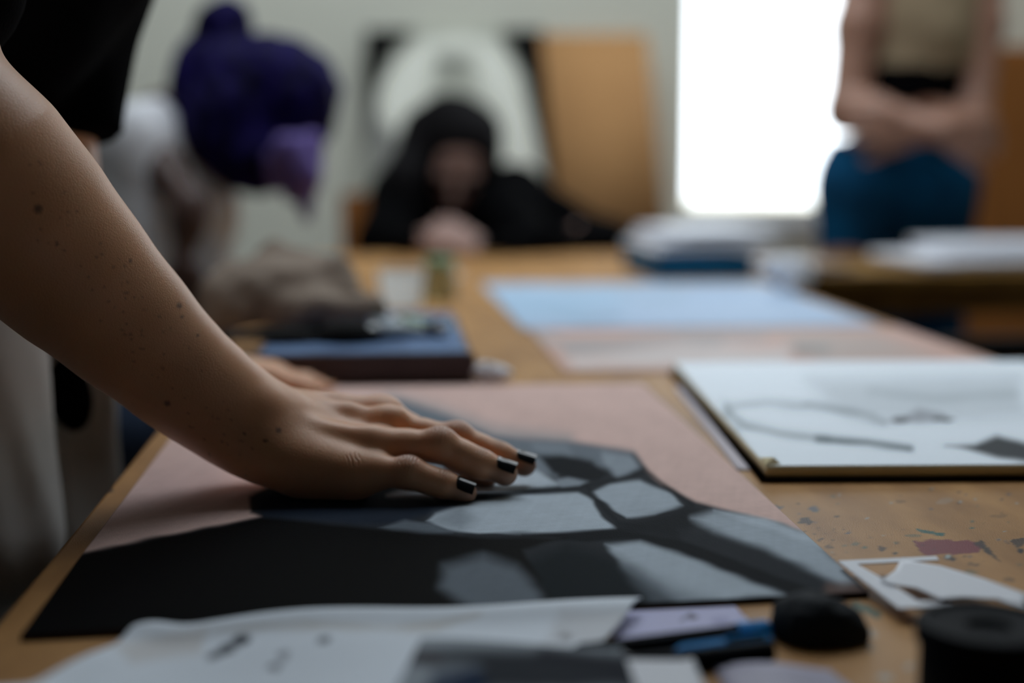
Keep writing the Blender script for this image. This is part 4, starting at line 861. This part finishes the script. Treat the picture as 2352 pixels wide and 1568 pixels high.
solid('hair', U(.04, Ell(H3-f3*.03+u3*.035, (.095, .10, .105), [np.cross(f3, u3), f3, u3]), Cone(P(985, 300, 3.42), P(935, 410, 3.38), .06, .055), Cone(P(935, 410, 3.38), P(925, 500, 3.34), .05, .03), Cone(P(1110, 300, 3.45), P(1110, 390, 3.44), .05, .035), Ell(P(1040, 250, 3.4), (.06, .05, .04))), .007, M['hair'], p3, folds=[(.005, 40, (1, 1, .4))], label='long dark hair falling forward')
eyes(at3, 1, p3)
solid('black_top', U(.05, trunk(PL3, CH3, NK3-V(0, 0, .06), rt3, .155, .155), Cone(SL3, CH3, .075, .1), Cone(SR3, CH3, .07, .1), Cone(SL3, P(880, 558, 3.23), .075, .062), Cone(P(880, 558, 3.23), WL3, .058, .034), Cone(SR3, P(1400, 556, 3.24), .075, .040), Cone(P(1400, 556, 3.24), P(1500, 562, 3.22), .038, .022), Cone(P(1400, 560, 3.20), WR3+V(.02, 0, 0), .045, .040), Cone(P(1150, 480, 3.38), P(1230, 565, 3.1), .07, .05)), .0075, M['blackcloth'], p3, post=carve(TBOX, CH3B), folds=[(.003, 30, (1, 1, .5))], label='loose black long-sleeved top')
solid('trousers', U(.04, Ell(PL3, (.16, .15, .11)), Cone(PL3+rt3*.09, V(.28, 3.3, .5), .1, .08), Cone(V(.28, 3.3, .5), V(.3, 3.32, .06), .08, .07), Cone(PL3-rt3*.09, V(.08, 3.3, .5), .1, .08), Cone(V(.08, 3.3, .5), V(.06, 3.32, .06), .08, .07)), .012, M['blackcloth'], p3, post=carve(TBOX, CH3B))
wc = empty('wooden_chair', (.14, 3.72, 0), 'honey-coloured wooden chair carrying the long-haired person at the far end', 'chair')
bx0 = P(782, 460, 3.78)[0]
MB().box((bx0, 3.46, .36), (bx0+.5, 3.86, .385)).build('seat', M['cupboard'], wc, bevel=.005)
MB().box((bx0, 3.87, .62), (bx0+.5, 3.89, .86)).build('backrest', M['cupboard'], wc, bevel=.005)
for x in (bx0+.025, bx0+.475):
    for y, t_ in ((3.48, .36), (3.88, .86)): MB().box((x-.018, y-.018, 0), (x+.018, y+.009, t_)).build('leg', M['cupboard'], wc)

# ---------- standing person at right --------------------------------------------------------------
p4 = empty('person', (1.22, 3.1, 0), 'person in taupe crop top and blue jeans standing with folded arms by the window', 'person')
D4 = 3.12
S4 = P(1985, -40, D4); S4b = P(2260, -60, D4+.12); PL4 = P(2060, 430, D4+.05); CH4 = P(2105, 80, D4+.06); NK4 = P(2120, -150, D4+.05); rt4 = nrm(S4b-S4)
E4, Wr4 = P(1945, 255, D4-.03), P(2165, 300, D4-.22); E4b, W4b = P(2235, 290, D4+.02), P(2110, 300, D4-.16)
hd4, at4 = head(P(2130, -290, D4), V(-.1, -.9, -.35), V(0, -.2, 1))
body4 = U(.001, U(.02, trunk(PL4, CH4, NK4, rt4, .105, .115), U(.03, hd4, Cone(NK4, P(2130, -260, D4), .05, .055)), Cone(S4, CH4, .05, .08), Cone(S4b, CH4, .05, .08), limb(S4, E4, Wr4, .050, .043, .043, .027), limb(S4b, E4b, W4b, .047, .040, .040, .027),
          limb(PL4-rt4*.09, PL4-rt4*.1+V(0, 0, -.44), PL4-rt4*.1+V(0, 0, -.80), .09, .06, .06, .04), limb(PL4+rt4*.09, PL4+rt4*.1+V(0, 0, -.44), PL4+rt4*.1+V(0, 0, -.80), .09, .06, .06, .04)), hand(Wr4, V(.9, 0, -.1), -FW, .17, .4, 1), hand(W4b, V(-.9, -.1, .1), -FW, .17, .3, -1))
solid('body', body4, .007, M['skintan'], p4)
solid('hair', U(.04, Ell(at4(0, -.03, .03), (.095, .10, .11)), Cone(at4(0, -.08, 0), at4(0, -.10, -.16), .07, .05)), .008, M['hair'], p4)
eyes(at4, 1, p4)
_z = P(2100, 175, D4)[2]
solid('crop_top', U(.03, trunk(PL4, CH4, NK4-V(0, 0, .07), rt4, .125, .122), Cone(S4+rt4*.07, CH4, .045, .10), Cone(S4b-rt4*.05, CH4, .045, .10)), .007, M['taupecloth'], p4, post=lambda F, X, Y, Z: np.maximum(F, _z-Z), label='taupe cropped top')
_z0 = P(2100, 150, D4)[2]; _z1 = P(2100, 238, D4)[2]
solid('dark_band', trunk(PL4, CH4, NK4-V(0, 0, .07), rt4, .130, .127), .007, M['blackcloth'], p4, post=lambda F, X, Y, Z: np.maximum(F, np.maximum(_z1-Z, Z-_z0)), label='dark band below the taupe top')  # plain dark band added between the top and the forearms
_zw = P(2060, 318, D4)[2]
solid('jeans', U(.05, Ell(PL4, (.165, .125, .17)), Ell(PL4+V(0, 0, .07), (.14, .11, .12)), *[Cone(PL4+rt4*k*.085, PL4+rt4*k*.1+V(0, 0, -.44), .105, .08) for k in (-1, 1)], *[Cone(PL4+rt4*k*.1+V(0, 0, -.44), PL4+rt4*k*.1+V(0, 0, -.80), .08, .075) for k in (-1, 1)]), .01, M['jeans'], p4, post=lambda F, X, Y, Z: np.maximum(F, Z-_zw), folds=[(.003, 30, (1, 1, .5))], label='blue jeans')

# ================================================================== LIGHT AND CAMERA
w = bpy.data.worlds.new('sky'); SC.world = w; w.use_nodes = True
bg = w.node_tree.nodes['Background']; bg.inputs[0].default_value = (.86, .94, 1.0, 1); bg.inputs[1].default_value = 4.85
def portal(name, loc, rot, sx, sy):
    l = bpy.data.lights.new(name, 'AREA'); l.shape = 'RECTANGLE'; l.size = sx; l.size_y = sy; l.cycles.is_portal = True
    o = bpy.data.objects.new(name, l); COL.objects.link(o); o.location = loc; o.rotation_euler = rot
hp = math.pi/2
portal('portal_back', ((W1[0]+W1[1])/2, Y1+.22, (W1[2]+W1[3])/2), (-hp, 0, 0), W1[1]-W1[0], W1[3]-W1[2])
portal('portal_top', ((SK[0]+SK[1])/2, (SK[2]+SK[3])/2, ZC+.12), (0, 0, 0), SK[1]-SK[0], SK[3]-SK[2])
cam = bpy.data.cameras.new('camera'); co = bpy.data.objects.new('camera', cam); COL.objects.link(co); SC.camera = co
cam.lens = 50; cam.sensor_width = 36; cam.clip_start = .01; co.location = CAM; co.rotation_euler = (hp-PITCH, 0, -YAW)
cam.dof.use_dof = True; cam.dof.focus_distance = .81; cam.dof.aperture_fstop = 2.25
vs = SC.view_settings; vs.view_transform = 'Standard'; vs.look = 'None'; vs.gamma = 1; vs.use_curve_mapping = False; vs.exposure = 0.0
cy = SC.cycles; cy.use_denoising = True; cy.max_bounces = 7; cy.diffuse_bounces = 4; cy.transparent_max_bounces = 8; cy.sample_clamp_indirect = 8
